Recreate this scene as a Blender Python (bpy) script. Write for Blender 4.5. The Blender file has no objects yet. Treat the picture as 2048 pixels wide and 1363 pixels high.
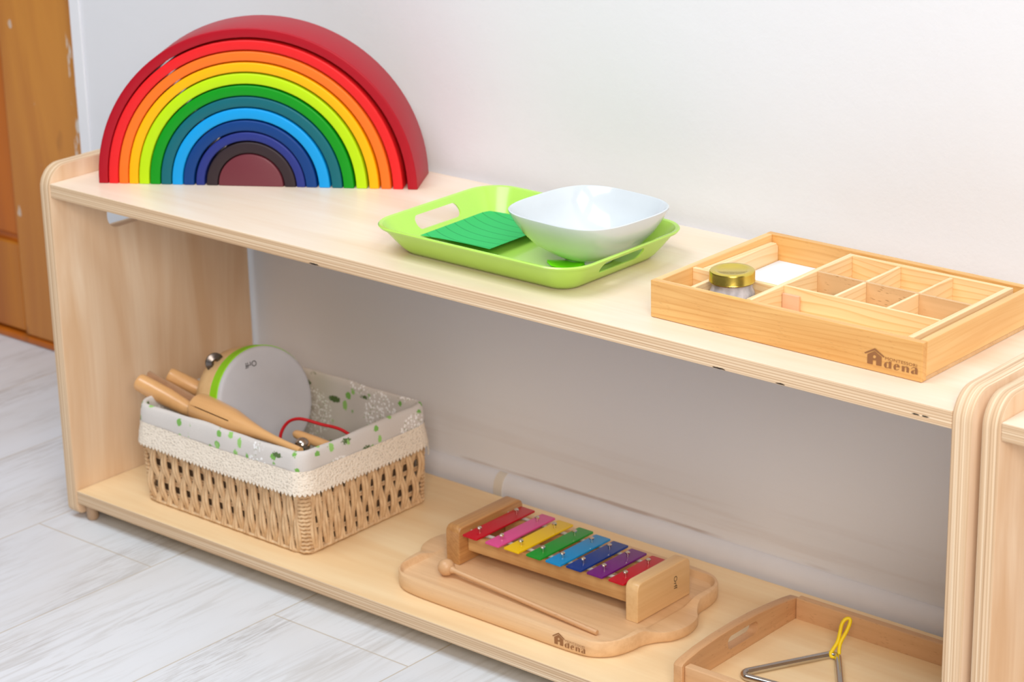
import bpy, bmesh, math, random
from mathutils import Vector, Matrix
random.seed(7)
PI = math.pi
SC = bpy.context.scene
COL = SC.collection

# ---------------------------------------------------------------- camera
cam_d = bpy.data.cameras.new('camera')
cam = bpy.data.objects.new('camera', cam_d)
COL.objects.link(cam)
yaw, pitch, roll, FPX = 0.716604795, 0.339275675, -0.0229236287, 4867.104
f = Vector((-math.sin(yaw)*math.cos(pitch), math.cos(yaw)*math.cos(pitch), -math.sin(pitch)))
r = Vector((math.cos(yaw), math.sin(yaw), 0.0))
u = r.cross(f)
c_, s_ = math.cos(roll), math.sin(roll)
rr = c_*r + s_*u
uu = -s_*r + c_*u
M = Matrix((rr, uu, -f)).transposed().to_4x4()
M.translation = Vector((2.38409931, -1.85591337, 1.24200593))
cam.matrix_world = M
cam_d.sensor_fit = 'HORIZONTAL'
cam_d.sensor_width = 36.0
cam_d.lens = FPX/2048*36.0
cam_d.clip_start = 0.05
cam_d.dof.use_dof = True
cam_d.dof.focus_distance = 2.55
cam_d.dof.aperture_fstop = 8.5
SC.camera = cam

# ---------------------------------------------------------------- view + light
SC.view_settings.view_transform = 'Standard'
SC.view_settings.look = 'None'
SC.view_settings.gamma = 1.0
SC.view_settings.use_curve_mapping = False
SC.view_settings.exposure = -0.08

W = bpy.data.worlds.new('world'); SC.world = W
W.use_nodes = True
W.node_tree.nodes['Background'].inputs[0].default_value = (1.0, 0.93, 0.85, 1)
W.node_tree.nodes['Background'].inputs[1].default_value = 0.16

def area(name, loc, target, sx, sy, power, col=(1, 1, 1)):
    l = bpy.data.lights.new(name, 'AREA'); l.shape = 'RECTANGLE'
    l.size = sx; l.size_y = sy; l.energy = power; l.color = col
    o = bpy.data.objects.new(name, l); COL.objects.link(o)
    o.location = loc
    d = Vector(target)-Vector(loc)
    o.rotation_euler = d.to_track_quat('-Z', 'Y').to_euler()
    return o
area('ceiling_panel_light', (0.2, -0.9, 2.6), (0.2, -0.9, 0), 1.6, 1.2, 47, (0.84, 0.93, 1.0))
area('ceiling_panel_light', (2.4, -0.9, 2.6), (2.4, -0.9, 0), 1.6, 1.2, 27, (0.84, 0.93, 1.0))
area('window_light', (3.0, -2.3, 1.95), (0.6, 0.2, 0.2), 1.5, 1.1, 80, (1.0, 0.88, 0.77))

# ---------------------------------------------------------------- colours and materials
def lin(c):
    c /= 255.0
    return c/12.92 if c <= 0.04045 else ((c+0.055)/1.055)**2.4
def rgb(r, g, b): return (lin(r), lin(g), lin(b), 1.0)

class NT:
    def __init__(s, name):
        s.m = bpy.data.materials.new(name); s.m.use_nodes = True
        s.t = s.m.node_tree; s.b = s.t.nodes['Principled BSDF']; s.out = s.t.nodes['Material Output']
    def n(s, t, **k):
        x = s.t.nodes.new(t)
        for a, v in k.items():
            if a == 'op': x.operation = v
            elif a.startswith('i_'):
                key = a[2:]; key = int(key) if key.isdigit() else key.replace('_', ' ')
                if isinstance(v, bpy.types.NodeSocket): s.t.links.new(v, x.inputs[key])
                else: x.inputs[key].default_value = v
            else: setattr(x, a, v)
        return x
    def link(s, a, b): s.t.links.new(a, b)
    def coord(s): return s.n('ShaderNodeTexCoord').outputs['Object']
    def mapv(s, v, scale=(1, 1, 1), loc=(0, 0, 0), rot=(0, 0, 0)):
        return s.n('ShaderNodeMapping', i_0=v, i_Scale=scale, i_Location=loc, i_Rotation=rot).outputs[0]
    def noise(s, v, scale=5, detail=4, rough=0.5, dist=0.0):
        return s.n('ShaderNodeTexNoise', i_Vector=v, i_Scale=scale, i_Detail=detail, i_Roughness=rough, i_Distortion=dist).outputs[0]
    def ramp(s, v, stops, interp='LINEAR'):
        x = s.n('ShaderNodeValToRGB', i_0=v); cr = x.color_ramp; cr.interpolation = interp
        while len(cr.elements) < len(stops): cr.elements.new(0.5)
        for e, (p, c) in zip(cr.elements, stops): e.position = p; e.color = c
        return x.outputs[0]
    def mix(s, fac, a, b, mode='MIX'):
        x = s.n('ShaderNodeMix', data_type='RGBA', blend_type=mode)
        for idx, v in ((0, fac), (6, a), (7, b)):
            if isinstance(v, bpy.types.NodeSocket): s.t.links.new(v, x.inputs[idx])
            else: x.inputs[idx].default_value = v
        return x.outputs[2]
    def math(s, op, a, b=0.0, c=0.0):
        x = s.n('ShaderNodeMath', op=op)
        for i, v in enumerate((a, b, c)):
            if isinstance(v, bpy.types.NodeSocket): s.t.links.new(v, x.inputs[i])
            else: x.inputs[i].default_value = v
        return x.outputs[0]
    def base(s, c, rough=0.5, spec=0.5):
        if isinstance(c, bpy.types.NodeSocket): s.link(c, s.b.inputs['Base Color'])
        else: s.b.inputs['Base Color'].default_value = c
        if isinstance(rough, bpy.types.NodeSocket): s.link(rough, s.b.inputs['Roughness'])
        else: s.b.inputs['Roughness'].default_value = rough
        s.b.inputs['Specular IOR Level'].default_value = spec
    def bump(s, h, strength=0.2, dist=0.001):
        x = s.n('ShaderNodeBump', i_Height=h, i_Strength=strength, i_Distance=dist)
        s.link(x.outputs[0], s.b.inputs['Normal'])

BW = (0, 0, 0, 1), (1, 1, 1, 1)
def G(v): return (v, v, v, 1)

def stretch(axis, along, across):
    v = [across]*3; v['xyz'.index(axis)] = along
    return tuple(v)

def wood(name, light, dark, axis='x', figure=0.5, lines=0.0, flecks=0.0, rough=0.45, coat=0.0, line_scale=90, fig_scale=9, line_col=None, seed=0.0, grain=0.75):
    """solid wood or veneer: long soft figure, optional growth lines and beech flecks, in object space"""
    t = NT(name); co = t.coord()
    v = t.mapv(co, stretch(axis, 1.0, 7.0), (seed, seed*1.7, seed*0.6))
    n1 = t.noise(v, fig_scale/3.0, 3, 0.55, 0.6)
    n2 = t.noise(t.mapv(co, stretch(axis, 6, 300), (seed, 0, 0)), 1.0, 3, 0.6)
    f1 = t.ramp(n1, [(0.35, G(0)), (0.68, G(1))])
    c = t.mix(t.math('MULTIPLY', f1, figure), light, dark)
    n3 = t.noise(t.mapv(co, stretch(axis, 3, 130), (seed, 1, 0)), 1.0, 4, 0.65)
    c = t.mix(t.math('MULTIPLY', t.ramp(n3, [(0.42, G(0)), (0.68, G(1))]), grain*max(figure, 0.35)), c, dark)
    c = t.mix(t.math('MULTIPLY', n2, 0.28*max(figure, 0.35)), c, dark)
    if lines > 0:
        # growth rings: distance field of a slowly warped stretched coordinate
        warp = t.noise(t.mapv(co, stretch(axis, 2.2, 12), (seed+3, seed, 0)), 1.0, 2, 0.5)
        sep = t.n('ShaderNodeSeparateXYZ', i_0=co)
        oth = [a for a in 'XYZ' if a.lower() != axis]
        s1 = t.math('ADD', sep.outputs[oth[0]], sep.outputs[oth[1]])
        ph = t.math('ADD', t.math('MULTIPLY', s1, line_scale), t.math('MULTIPLY', warp, line_scale*0.075))
        w = t.math('FRACT', ph)
        w = t.ramp(w, [(0.0, G(0)), (0.62, G(0.15)), (0.90, G(1)), (1.0, G(0))])
        c = t.mix(t.math('MULTIPLY', w, lines), c, line_col or dark)
    if flecks > 0:
        fl = t.n('ShaderNodeTexVoronoi', i_Vector=t.mapv(co, stretch(axis, 110, 620)), i_Scale=1.0).outputs[0]
        pick = t.noise(t.mapv(co, (60, 60, 60)), 1.0, 1)
        m = t.math('MULTIPLY', t.ramp(fl, [(0.16, G(1)), (0.30, G(0))]), t.ramp(pick, [(0.48, G(0)), (0.6, G(1))]))
        c = t.mix(t.math('MULTIPLY', m, flecks), c, (dark[0]*0.5, dark[1]*0.42, dark[2]*0.35, 1))
    t.base(c, rough, 0.4)
    t.b.inputs['Coat Weight'].default_value = coat
    t.b.inputs['Coat Roughness'].default_value = 0.25
    t.bump(n2, 0.08, 0.0004)
    return t.m

def ply_edge(name, axis, long_axis, spots=(), tone=1.0):
    """sawn plywood edge: plies stacked along `axis`"""
    t = NT(name); co = t.coord()
    sc = [7.0]*3; sc['xyz'.index(axis)] = 620.0; sc['xyz'.index(long_axis)] = 1.6
    bands = t.noise(t.mapv(co, tuple(sc)), 1.0, 1, 0.4)
    sc2 = [40.0]*3; sc2['xyz'.index(axis)] = 2500.0
    fine = t.noise(t.mapv(co, tuple(sc2)), 1.0, 2, 0.5)
    k = tone
    c = t.ramp(bands, [(0.25, rgb(165*k, 126*k, 92*k)), (0.40, rgb(206*k, 172*k, 136*k)), (0.52, rgb(226*k, 198*k, 164*k)), (0.66, rgb(246*k, 226*k, 198*k))])
    ax = t.n('ShaderNodeSeparateXYZ', i_0=co).outputs['xyz'.index(axis)]
    wob = t.math('MULTIPLY', t.noise(t.mapv(co, (5, 5, 5)), 1.0, 1), 0.0004)
    s = t.math('SINE', t.math('MULTIPLY', t.math('ADD', ax, wob), 2*PI/0.0028))
    stripe = t.ramp(s, [(0.45, G(0)), (0.85, G(1))])
    c = t.mix(t.math('MULTIPLY', stripe, 0.55), c, rgb(178*k, 140*k, 106*k))
    c = t.mix(t.math('MULTIPLY', fine, 0.35), c, rgb(240*k, 216*k, 184*k))
    big = t.noise(t.mapv(co, (4, 4, 4)), 1.0, 2)
    c = t.mix(t.math('MULTIPLY', big, 0.3), c, rgb(222*k, 184*k, 142*k))
    for (p, sz) in spots:
        v = t.n('ShaderNodeVectorMath', op='SUBTRACT', i_0=co, i_1=p).outputs[0]
        v = t.mapv(v, tuple(1/x for x in sz))
        d = t.n('ShaderNodeVectorMath', op='LENGTH', i_0=v).outputs['Value']
        d = t.math('ADD', d, t.math('MULTIPLY', t.math('SUBTRACT', t.noise(t.mapv(co, (300, 300, 900)), 1.0, 2), 0.5), 1.1))
        c = t.mix(t.ramp(d, [(0.85, G(1)), (1.05, G(0))]), c, rgb(48, 38, 30))
    t.base(c, 0.6, 0.3)
    return t.m

def paint(name, c, rough=0.4, spec=0.5, coat=0.0, bump=0.0):
    t = NT(name); co = t.coord()
    n = t.noise(t.mapv(co, (60, 60, 60)), 1.0, 3)
    c2 = (c[0]*0.90, c[1]*0.90, c[2]*0.90, 1)
    t.base(t.mix(t.math('MULTIPLY', n, 0.5), c, c2), rough, spec)
    t.b.inputs['Coat Weight'].default_value = coat
    t.b.inputs['Coat Roughness'].default_value = 0.08
    if bump: t.bump(t.noise(t.mapv(co, (700, 700, 700)), 1.0, 2), bump, 0.0004)
    return t.m

def metal(name, c, rough=0.2):
    t = NT(name); co = t.coord()
    n = t.noise(t.mapv(co, (200, 200, 200)), 1.0, 2)
    t.base(c, t.math('ADD', t.math('MULTIPLY', n, 0.08), rough-0.04)); t.b.inputs['Metallic'].default_value = 1.0
    return t.m

MT = {}
MT['birch_x'] = wood('birch_veneer_long', rgb(245, 229, 211), rgb(230, 200, 168), 'x', 0.6, grain=0.3, rough=0.42, coat=0.15, fig_scale=7)
MT['birch_z'] = wood('birch_veneer_upright', rgb(247, 226, 200), rgb(216, 174, 130), 'z', 0.75, grain=0.2, rough=0.45, coat=0.1, fig_scale=8, seed=2.3)
MT['birch_low'] = wood('birch_veneer_lower', rgb(250, 226, 184), rgb(230, 188, 134), 'x', 0.6, grain=0.3, rough=0.42, coat=0.15, fig_scale=7, seed=5.1)
MT['pine'] = wood('pine_wood', rgb(242, 198, 128), rgb(206, 142, 68), 'x', 0.6, lines=0.45, flecks=0.2, rough=0.42, coat=0.2, line_scale=120)
MT['pine_y'] = wood('pine_wood_crosswise', rgb(246, 210, 148), rgb(222, 166, 96), 'y', 0.6, lines=0.3, rough=0.42, coat=0.2, line_scale=120, seed=1.0)
MT['pine_pale'] = wood('pale_pine_wood', rgb(250, 224, 176), rgb(232, 182, 118), 'x', 0.35, lines=0.55, rough=0.5, line_scale=150, seed=3.0, line_col=rgb(226, 168, 92))
MT['pine_pale_y'] = wood('pale_pine_wood_crosswise', rgb(250, 226, 184), rgb(234, 190, 130), 'y', 0.35, lines=0.5, rough=0.5, line_scale=150, seed=4.0, line_col=rgb(222, 176, 110))
MT['beech'] = wood('beech_wood', rgb(222, 180, 136), rgb(192, 144, 100), 'x', 0.5, flecks=0.35, rough=0.42, coat=0.15, seed=1.4)
MT['beech_tray'] = wood('oiled_beech_wood', rgb(238, 200, 156), rgb(214, 170, 124), 'x', 0.7, flecks=0.12, rough=0.4, coat=0.2, seed=6.4)
MT['beech_y'] = wood('beech_wood_crosswise', rgb(218, 172, 126), rgb(184, 134, 90), 'y', 0.5, flecks=0.4, rough=0.42, coat=0.15, seed=2.4)
MT['divider'] = wood('speckled_beech_veneer', rgb(226, 190, 144), rgb(200, 156, 108), 'x', 0.5, flecks=0.75, rough=0.5, seed=7.7)
MT['rail'] = wood('knotty_pine_rail', rgb(236, 196, 134), rgb(176, 114, 58), 'x', 0.55, lines=0.2, rough=0.4, coat=0.25, seed=9.0)
MT['block_y'] = wood('varnished_hardwood', rgb(216, 164, 102), rgb(160, 106, 58), 'y', 0.75, lines=0.35, rough=0.35, coat=0.4, seed=3.3, line_scale=200)
MT['block_pale'] = wood('varnished_pale_wood', rgb(238, 200, 146), rgb(216, 168, 110), 'y', 0.5, rough=0.35, coat=0.4, seed=8.3)
MT['toy'] = wood('lacquered_toy_wood', rgb(232, 182, 124), rgb(206, 148, 90), 'x', 0.4, rough=0.3, coat=0.5, seed=4.3)
MT['shell'] = wood('bent_pale_wood', rgb(242, 206, 152), rgb(224, 178, 118), 'z', 0.4, rough=0.35, coat=0.4, seed=5.5)
MT['edge_z_top'] = ply_edge('plywood_edge_top_shelf', 'z', 'x', [((0.4698, 0, -0.0166), (0.008, .1, 0.0011)), ((1.0402, 0, -0.0168), (0.009, .1, 0.0009)), ((1.1145, 0, -0.0166), (0.006, .1, 0.0008)), ((1.268, 0, -0.0122), (0.0045, .1, 0.0008)), ((1.279, 0, -0.0122), (0.0045, .1, 0.0008))])
MT['edge_z'] = ply_edge('plywood_edge_lower_shelf', 'z', 'x', tone=0.97)
MT['edge_x'] = ply_edge('plywood_edge_upright', 'x', 'z')
MT['print'] = paint('brown_printing_ink', rgb(150, 102, 62), 0.6)
MT['black_print'] = paint('black_printing_ink', rgb(30, 26, 24), 0.6)
MT['steel'] = metal('polished_steel', (0.62, 0.60, 0.58, 1), 0.12)
MT['nickel'] = metal('nickel_screw', (0.80, 0.74, 0.66, 1), 0.16)
MT['gold'] = metal('gold_lacquered_lid', (0.78, 0.60, 0.12, 1), 0.26)
MT['dark_metal'] = metal('dark_steel', (0.16, 0.145, 0.14, 1), 0.28)
MT['white_card'] = paint('white_card', rgb(236, 240, 250), 0.7)
MT['porcelain'] = paint('white_porcelain', rgb(214, 221, 226), 0.12, 0.5, 0.3)
MT['tray_green'] = paint('light_green_plastic', rgb(184, 228, 96), 0.26, 0.5, 0.2)
MT['spoon'] = paint('bright_green_plastic', rgb(118, 232, 10), 0.3, 0.5, 0.2)
MT['teal'] = paint('teal_felt', rgb(0, 122, 116), 0.8)
MT['red_cord'] = paint('red_cord', rgb(206, 12, 26), 0.6)
MT['yellow_cord'] = paint('yellow_elastic', rgb(250, 218, 8), 0.5)
MT['green_band'] = paint('lime_green_ribbon', rgb(150, 222, 16), 0.5)
MT['felt'] = paint('pale_felt', rgb(196, 190, 180), 0.9)
MT['dark'] = paint('dark_slit', rgb(70, 44, 26), 0.8)
MT['rubber'] = paint('beige_plastic_foot', rgb(188, 156, 126), 0.5)

def glass(name):
    t = NT(name); co = t.coord()
    n = t.noise(t.mapv(co, (90, 90, 60)), 1.0, 3)
    t.b.inputs['Base Color'].default_value = rgb(244, 242, 250); t.b.inputs['Roughness'].default_value = 0.4
    tr = t.n('ShaderNodeBsdfTransparent', i_0=(0.93, 0.93, 0.96, 1)); gl = t.n('ShaderNodeBsdfGlossy', i_Roughness=0.04)
    body = t.n('ShaderNodeMixShader', i_0=t.ramp(n, [(0.35, G(0.40)), (0.70, G(0.78))]), i_1=tr.outputs[0], i_2=t.b.outputs[0])
    fr = t.n('ShaderNodeFresnel', i_IOR=1.6)
    mx = t.n('ShaderNodeMixShader', i_0=fr.outputs[0], i_1=body.outputs[0], i_2=gl.outputs[0])
    t.link(mx.outputs[0], t.out.inputs[0])
    return t.m
MT['glass'] = glass('clear_jar_glass')

def drumskin():
    t = NT('grey_drumskin'); co = t.coord()
    n = t.noise(t.mapv(co, (18, 18, 18)), 1.0, 4, 0.6)
    t.base(t.mix(t.math('MULTIPLY', n, 0.6), rgb(206, 206, 212), rgb(180, 182, 192)), 0.55, 0.4)
    t.bump(t.noise(t.mapv(co, (900, 900, 900)), 1.0, 2), 0.15, 0.0003)
    return t.m
MT['skin'] = drumskin()

def wall_mat():
    t = NT('white_plaster'); co = t.coord()
    n = t.noise(t.mapv(co, (3, 3, 3)), 1.0, 3)
    c = t.mix(t.math('MULTIPLY', n, 0.4), rgb(233, 235, 241), rgb(228, 230, 236))
    # scuffed band low on the wall
    z = t.n('ShaderNodeSeparateXYZ', i_0=co).outputs[2]
    st = t.ramp(z, [(0.0, G(1)), (0.06, G(0.7)), (0.12, G(0))])
    sn = t.ramp(t.noise(t.mapv(co, (4, 4, 90)), 1.0, 3), [(0.5, G(0)), (0.66, G(1))])
    c = t.mix(t.math('MULTIPLY', t.math('MULTIPLY', st, sn), 0.12), c, rgb(176, 140, 116))
    gl = t.ramp(t.math('ADD', t.math('MULTIPLY', t.math('ABSOLUTE', t.math('SUBTRACT', z, 0.0262)), 160.0), t.math('MULTIPLY', t.noise(t.mapv(co, (9, 9, 60)), 1.0, 3), 0.9)), [(0.55, G(1)), (0.95, G(0))])
    brk = t.ramp(t.noise(t.mapv(co, (7, 7, 7), (2, 0, 0)), 1.0, 2), [(0.42, G(0)), (0.62, G(1))])
    c = t.mix(t.math('MULTIPLY', t.math('MULTIPLY', gl, brk), 0.5), c, rgb(150, 116, 92))
    t.base(c, 0.75, 0.3)
    h = t.math('ADD', t.noise(t.mapv(co, (190, 190, 190)), 1.0, 3), t.math('MULTIPLY', t.noise(t.mapv(co, (25, 25, 25)), 1.0, 2), 2.0))
    t.bump(h, 0.28, 0.0008)
    return t.m
MT['wall'] = wall_mat()

def floor_mat():
    t = NT('whitewashed_laminate'); co = t.coord()
    # boards run along y: rotate so the brick rows lie along y
    v = t.mapv(co, (1, 1, 1), (0, 0, 0), (0, 0, PI/2))
    # brick u = -y..., v = x ; shifts put the seams where the boards meet
    sep = t.n('ShaderNodeSeparateXYZ', i_0=co)
    uvec = t.n('ShaderNodeCombineXYZ', i_0=t.math('ADD', sep.outputs[1], 0.0405+12.0*1.2), i_1=t.math('ADD', sep.outputs[0], -0.189+0.222*40)).outputs[0]
    br = t.n('ShaderNodeTexBrick', i_Vector=uvec, i_Scale=1.0, i_Mortar_Size=0.0011, i_Mortar_Smooth=0.3, i_Bias=0.0, i_Brick_Width=1.2, i_Row_Height=0.222)
    br.offset = 0.5; br.offset_frequency = 2
    br.inputs['Color1'].default_value = rgb(229, 232, 238); br.inputs['Color2'].default_value = rgb(219, 222, 228)
    br.inputs['Mortar'].default_value = rgb(196, 186, 172)
    # per-board shift of the printed grain
    row = t.math('FLOOR', t.math('DIVIDE', t.math('ADD', sep.outputs[0], -0.189+0.222*40), 0.222))
    off = t.n('ShaderNodeCombineXYZ', i_0=t.math('MULTIPLY', row, 3.7), i_1=t.math('MULTIPLY', row, 1.9)).outputs[0]
    cv = t.n('ShaderNodeVectorMath', op='ADD', i_0=co, i_1=off).outputs[0]
    patch = t.ramp(t.noise(t.mapv(cv, (7, 2.2, 5)), 1.0, 3), [(0.46, G(0)), (0.62, G(1))])
    patch2 = t.ramp(t.noise(t.mapv(cv, (10, 3.0, 5), (5, 2, 0)), 1.0, 3), [(0.50, G(0)), (0.64, G(1))])
    g = t.noise(t.mapv(cv, (60, 5, 20)), 1.0, 5, 0.65, 1.6)
    c = t.mix(t.math('MULTIPLY', t.math('MULTIPLY', t.ramp(g, [(0.48, G(0)), (0.62, G(1))]), patch), 0.52), br.outputs['Color'], rgb(184, 181, 178))
    g2 = t.noise(t.mapv(cv, (330, 16, 20)), 1.0, 4, 0.65, 1.2)
    c = t.mix(t.math('MULTIPLY', t.math('MULTIPLY', t.ramp(g2, [(0.47, G(0)), (0.58, G(1))]), patch2), 0.5), c, rgb(166, 160, 156))
    g3 = t.noise(t.mapv(cv, (10, 2.0, 20)), 1.0, 3)
    c = t.mix(t.math('MULTIPLY', t.ramp(g3, [(0.48, G(0)), (0.75, G(1))]), 0.35), c, rgb(208, 204, 200))
    t.base(c, 0.38, 0.4)
    t.bump(g2, 0.08, 0.0005)
    return t.m
MT['floor'] = floor_mat()

def door_mat(name, a, b, chips):
    t = NT(name); co = t.coord()
    n = t.noise(t.mapv(co, (9, 9, 1.2)), 1.0, 3, 0.55, 1.2)
    c = t.mix(t.ramp(n, [(0.35, G(0)), (0.65, G(1))]), a, b)
    k = t.noise(t.mapv(co, (14, 14, 6)), 1.0, 3)
    c = t.mix(t.ramp(k, [(0.62, G(0)), (0.74, G(1))]), c, rgb(150, 92, 44))
    if chips:
        x = t.n('ShaderNodeSeparateXYZ', i_0=co).outputs[0]
        m = t.math('GREATER_THAN', x, -0.012)
        ch = t.ramp(t.noise(t.mapv(co, (70, 70, 22)), 1.0, 3), [(0.55, G(0)), (0.60, G(1))])
        c = t.mix(t.math('MULTIPLY', m, ch), c, rgb(226, 214, 200))
        ch2 = t.ramp(t.noise(t.mapv(co, (26, 26, 20), (4, 4, 4)), 1.0, 2), [(0.70, G(0)), (0.72, G(1))])
        c = t.mix(ch2, c, rgb(214, 190, 170))
    t.base(c, 0.35, 0.5)
    return t.m
MT['door_a'] = door_mat('orange_varnished_jamb', rgb(216, 146, 62), rgb(196, 124, 54), True)
MT['door_b'] = door_mat('orange_varnished_panel', rgb(204, 112, 22), rgb(186, 98, 24), False)
MT['door_c'] = door_mat('orange_varnished_rail', rgb(202, 126, 38), rgb(180, 104, 36), False)

def rope():
    t = NT('twisted_paper_rope'); co = t.coord()
    n = t.noise(t.mapv(co, (160, 160, 60)), 1.0, 3, 0.6)
    n2 = t.noise(t.mapv(co, (1100, 1100, 160)), 1.0, 2)
    c = t.mix(t.ramp(n, [(0.35, G(0)), (0.65, G(1))]), rgb(226, 194, 154), rgb(196, 158, 118))
    c = t.mix(t.math('MULTIPLY', n2, 0.35), c, rgb(238, 210, 172))
    t.base(c, 0.8, 0.2); t.bump(n2, 0.5, 0.0006)
    return t.m
MT['rope'] = rope()
MT['basket_shade'] = paint('painted_inner_shade', rgb(104, 80, 58), 0.9)  # shade inside the basket wall, put into a dark brown colour

def liner():
    t = NT('printed_linen'); co = t.coord()
    weave = t.noise(t.mapv(co, (900, 900, 900)), 1.0, 2)
    c = t.mix(t.math('MULTIPLY', weave, 0.6), rgb(218, 213, 209), rgb(196, 189, 185))
    # flower clusters: discs of little white blossoms
    big = t.n('ShaderNodeTexVoronoi', i_Vector=t.mapv(co, (1, 1, 1), (0.013, 0.02, 0.028)), i_Scale=12.0, i_Randomness=0.7)
    disc = t.ramp(big.outputs['Distance'], [(0.36, G(1)), (0.40, G(0))])
    sm = t.n('ShaderNodeTexVoronoi', i_Vector=co, i_Scale=250.0)
    dots = t.ramp(sm.outputs['Distance'], [(0.38, G(1)), (0.48, G(0))])
    c = t.mix(t.math('MULTIPLY', disc, dots), c, rgb(250, 250, 252))
    gd = t.n('ShaderNodeTexVoronoi', i_Vector=co, i_Scale=210.0)
    gm = t.math('MULTIPLY', t.ramp(gd.outputs['Distance'], [(0.20, G(1)), (0.26, G(0))]), disc)
    c = t.mix(t.math('MULTIPLY', gm, 0.6), c, rgb(130, 150, 96))
    # leaves and small clover marks between the clusters
    for sc, loc, thr, col, st in ((58, (0.3, 0.1, 0.2), 0.27, rgb(122, 178, 84), (1, 1, 1)), (34, (0.9, 0.4, 0.7), 0.17, rgb(84, 108, 60), (0.55, 0.55, 1.25)), (46, (1.9, 0.2, 0.4), 0.20, rgb(150, 200, 112), (1.2, 1.2, 0.7))):
        vv = t.n('ShaderNodeTexVoronoi', i_Vector=t.mapv(co, st, loc), i_Scale=float(sc))
        d = t.math('ADD', vv.outputs['Distance'], t.math('MULTIPLY', t.math('SUBTRACT', t.noise(t.mapv(co, (420, 420, 420)), 1.0, 1), 0.5), 0.18))
        m = t.ramp(d, [(thr, G(1)), (thr+0.04, G(0))])
        pick = t.math('GREATER_THAN', t.n('ShaderNodeSeparateColor', i_0=vv.outputs['Color']).outputs[0], 0.28)
        nd = t.math('SUBTRACT', 1.0, disc)
        c = t.mix(t.math('MULTIPLY', t.math('MULTIPLY', m, pick), nd), c, col)
    t.base(c, 0.9, 0.2); t.bump(weave, 0.2, 0.0004)
    t.b.inputs['Sheen Weight'].default_value = 0.2
    return t.m
MT['liner'] = liner()

def lace():
    t = NT('cream_crochet_lace'); co = t.coord()
    v1 = t.n('ShaderNodeTexVoronoi', i_Vector=t.mapv(co, (1, 1, 1.2)), i_Scale=300.0)
    holes = t.ramp(v1.outputs['Distance'], [(0.16, G(1)), (0.28, G(0))])
    n = t.noise(t.mapv(co, (700, 700, 700)), 1.0, 2)
    c = t.mix(t.math('MULTIPLY', n, 0.6), rgb(244, 234, 220), rgb(222, 206, 186))
    t.base(c, 0.9, 0.2)
    t.bump(v1.outputs['Distance'], 0.8, 0.0012)
    tr = t.n('ShaderNodeBsdfTransparent')
    mx = t.n('ShaderNodeMixShader', i_0=t.math('MULTIPLY', holes, 0.5), i_1=t.b.outputs[0], i_2=tr.outputs[0])
    t.link(mx.outputs[0], t.out.inputs[0])
    return t.m
MT['lace'] = lace()

def paper_mat():
    t = NT('green_paper_with_curved_lines'); co = t.coord()
    sp = t.n('ShaderNodeSeparateXYZ', i_0=co)
    # printed arcs: rows 13 mm apart that sag towards the right
    bow = t.math('MULTIPLY', t.math('POWER', t.math('SUBTRACT', sp.outputs[0], 0.075), 2.0), 4.5)
    k = t.math('FRACT', t.math('DIVIDE', t.math('ADD', sp.outputs[1], t.math('MULTIPLY', bow, -1.0)), 0.0165))
    ln = t.math('LESS_THAN', k, 0.07)
    n = t.noise(t.mapv(co, (900, 900, 900)), 1.0, 2)
    c = t.mix(t.math('MULTIPLY', n, 0.25), rgb(48, 184, 98), rgb(84, 206, 130))
    c = t.mix(t.math('MULTIPLY', ln, 0.8), c, rgb(20, 132, 72))
    t.base(c, 0.75, 0.25)
    return t.m
MT['paper'] = paper_mat()

# ---------------------------------------------------------------- mesh helpers
def link(name, bm, mats, parent=None, origin=None, smooth=None):
    """one mesh object out of world-space geometry; origin gives its own zero"""
    me = bpy.data.meshes.new(name)
    o0 = Vector(origin) if origin is not None else (parent.matrix_world.translation.copy() if parent else Vector((0, 0, 0)))
    bmesh.ops.translate(bm, verts=bm.verts, vec=-o0)
    bm.normal_update()
    if smooth is not None:
        for fc in bm.faces: fc.smooth = True
        for e in bm.edges:
            if len(e.link_faces) == 2 and e.calc_face_angle(0) > math.radians(smooth): e.smooth = False
    bm.to_mesh(me); bm.free()
    for m in (mats if isinstance(mats, (list, tuple)) else [mats]): me.materials.append(m)
    o = bpy.data.objects.new(name, me); COL.objects.link(o)
    if parent:
        o.parent = parent
        o.location = o0-WORLD(parent)
    else: o.location = o0
    return o
def WORLD(o):
    p = Vector((0, 0, 0))
    while o: p += o.location; o = o.parent
    return p
def thing(name, loc, label, cat, group=None):
    o = bpy.data.objects.new(name, None); o.empty_display_size = 0.02
    COL.objects.link(o); o.location = loc
    return tag(o, label, cat, group)
def tag(o, label=None, cat=None, group=None, kind=None):
    if label: o['label'] = label
    if cat: o['category'] = cat
    if group: o['group'] = group
    if kind: o['kind'] = kind
    return o
def part(name, bm, mats, parent, smooth=None, label=None):
    w = WORLD(parent)
    o = link(name, bm, mats, None, origin=w, smooth=smooth)
    o.parent = parent; o.location = (0, 0, 0)
    if label: o['label'] = label
    return o
def single(name, bm, mats, label, cat, origin, group=None, smooth=None):
    return tag(link(name, bm, mats, None, origin=origin, smooth=smooth), label, cat, group)
def struct(name, bm, mats, origin=(0, 0, 0), smooth=None):
    return tag(link(name, bm, mats, None, origin=origin, smooth=smooth), kind='structure')

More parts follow.
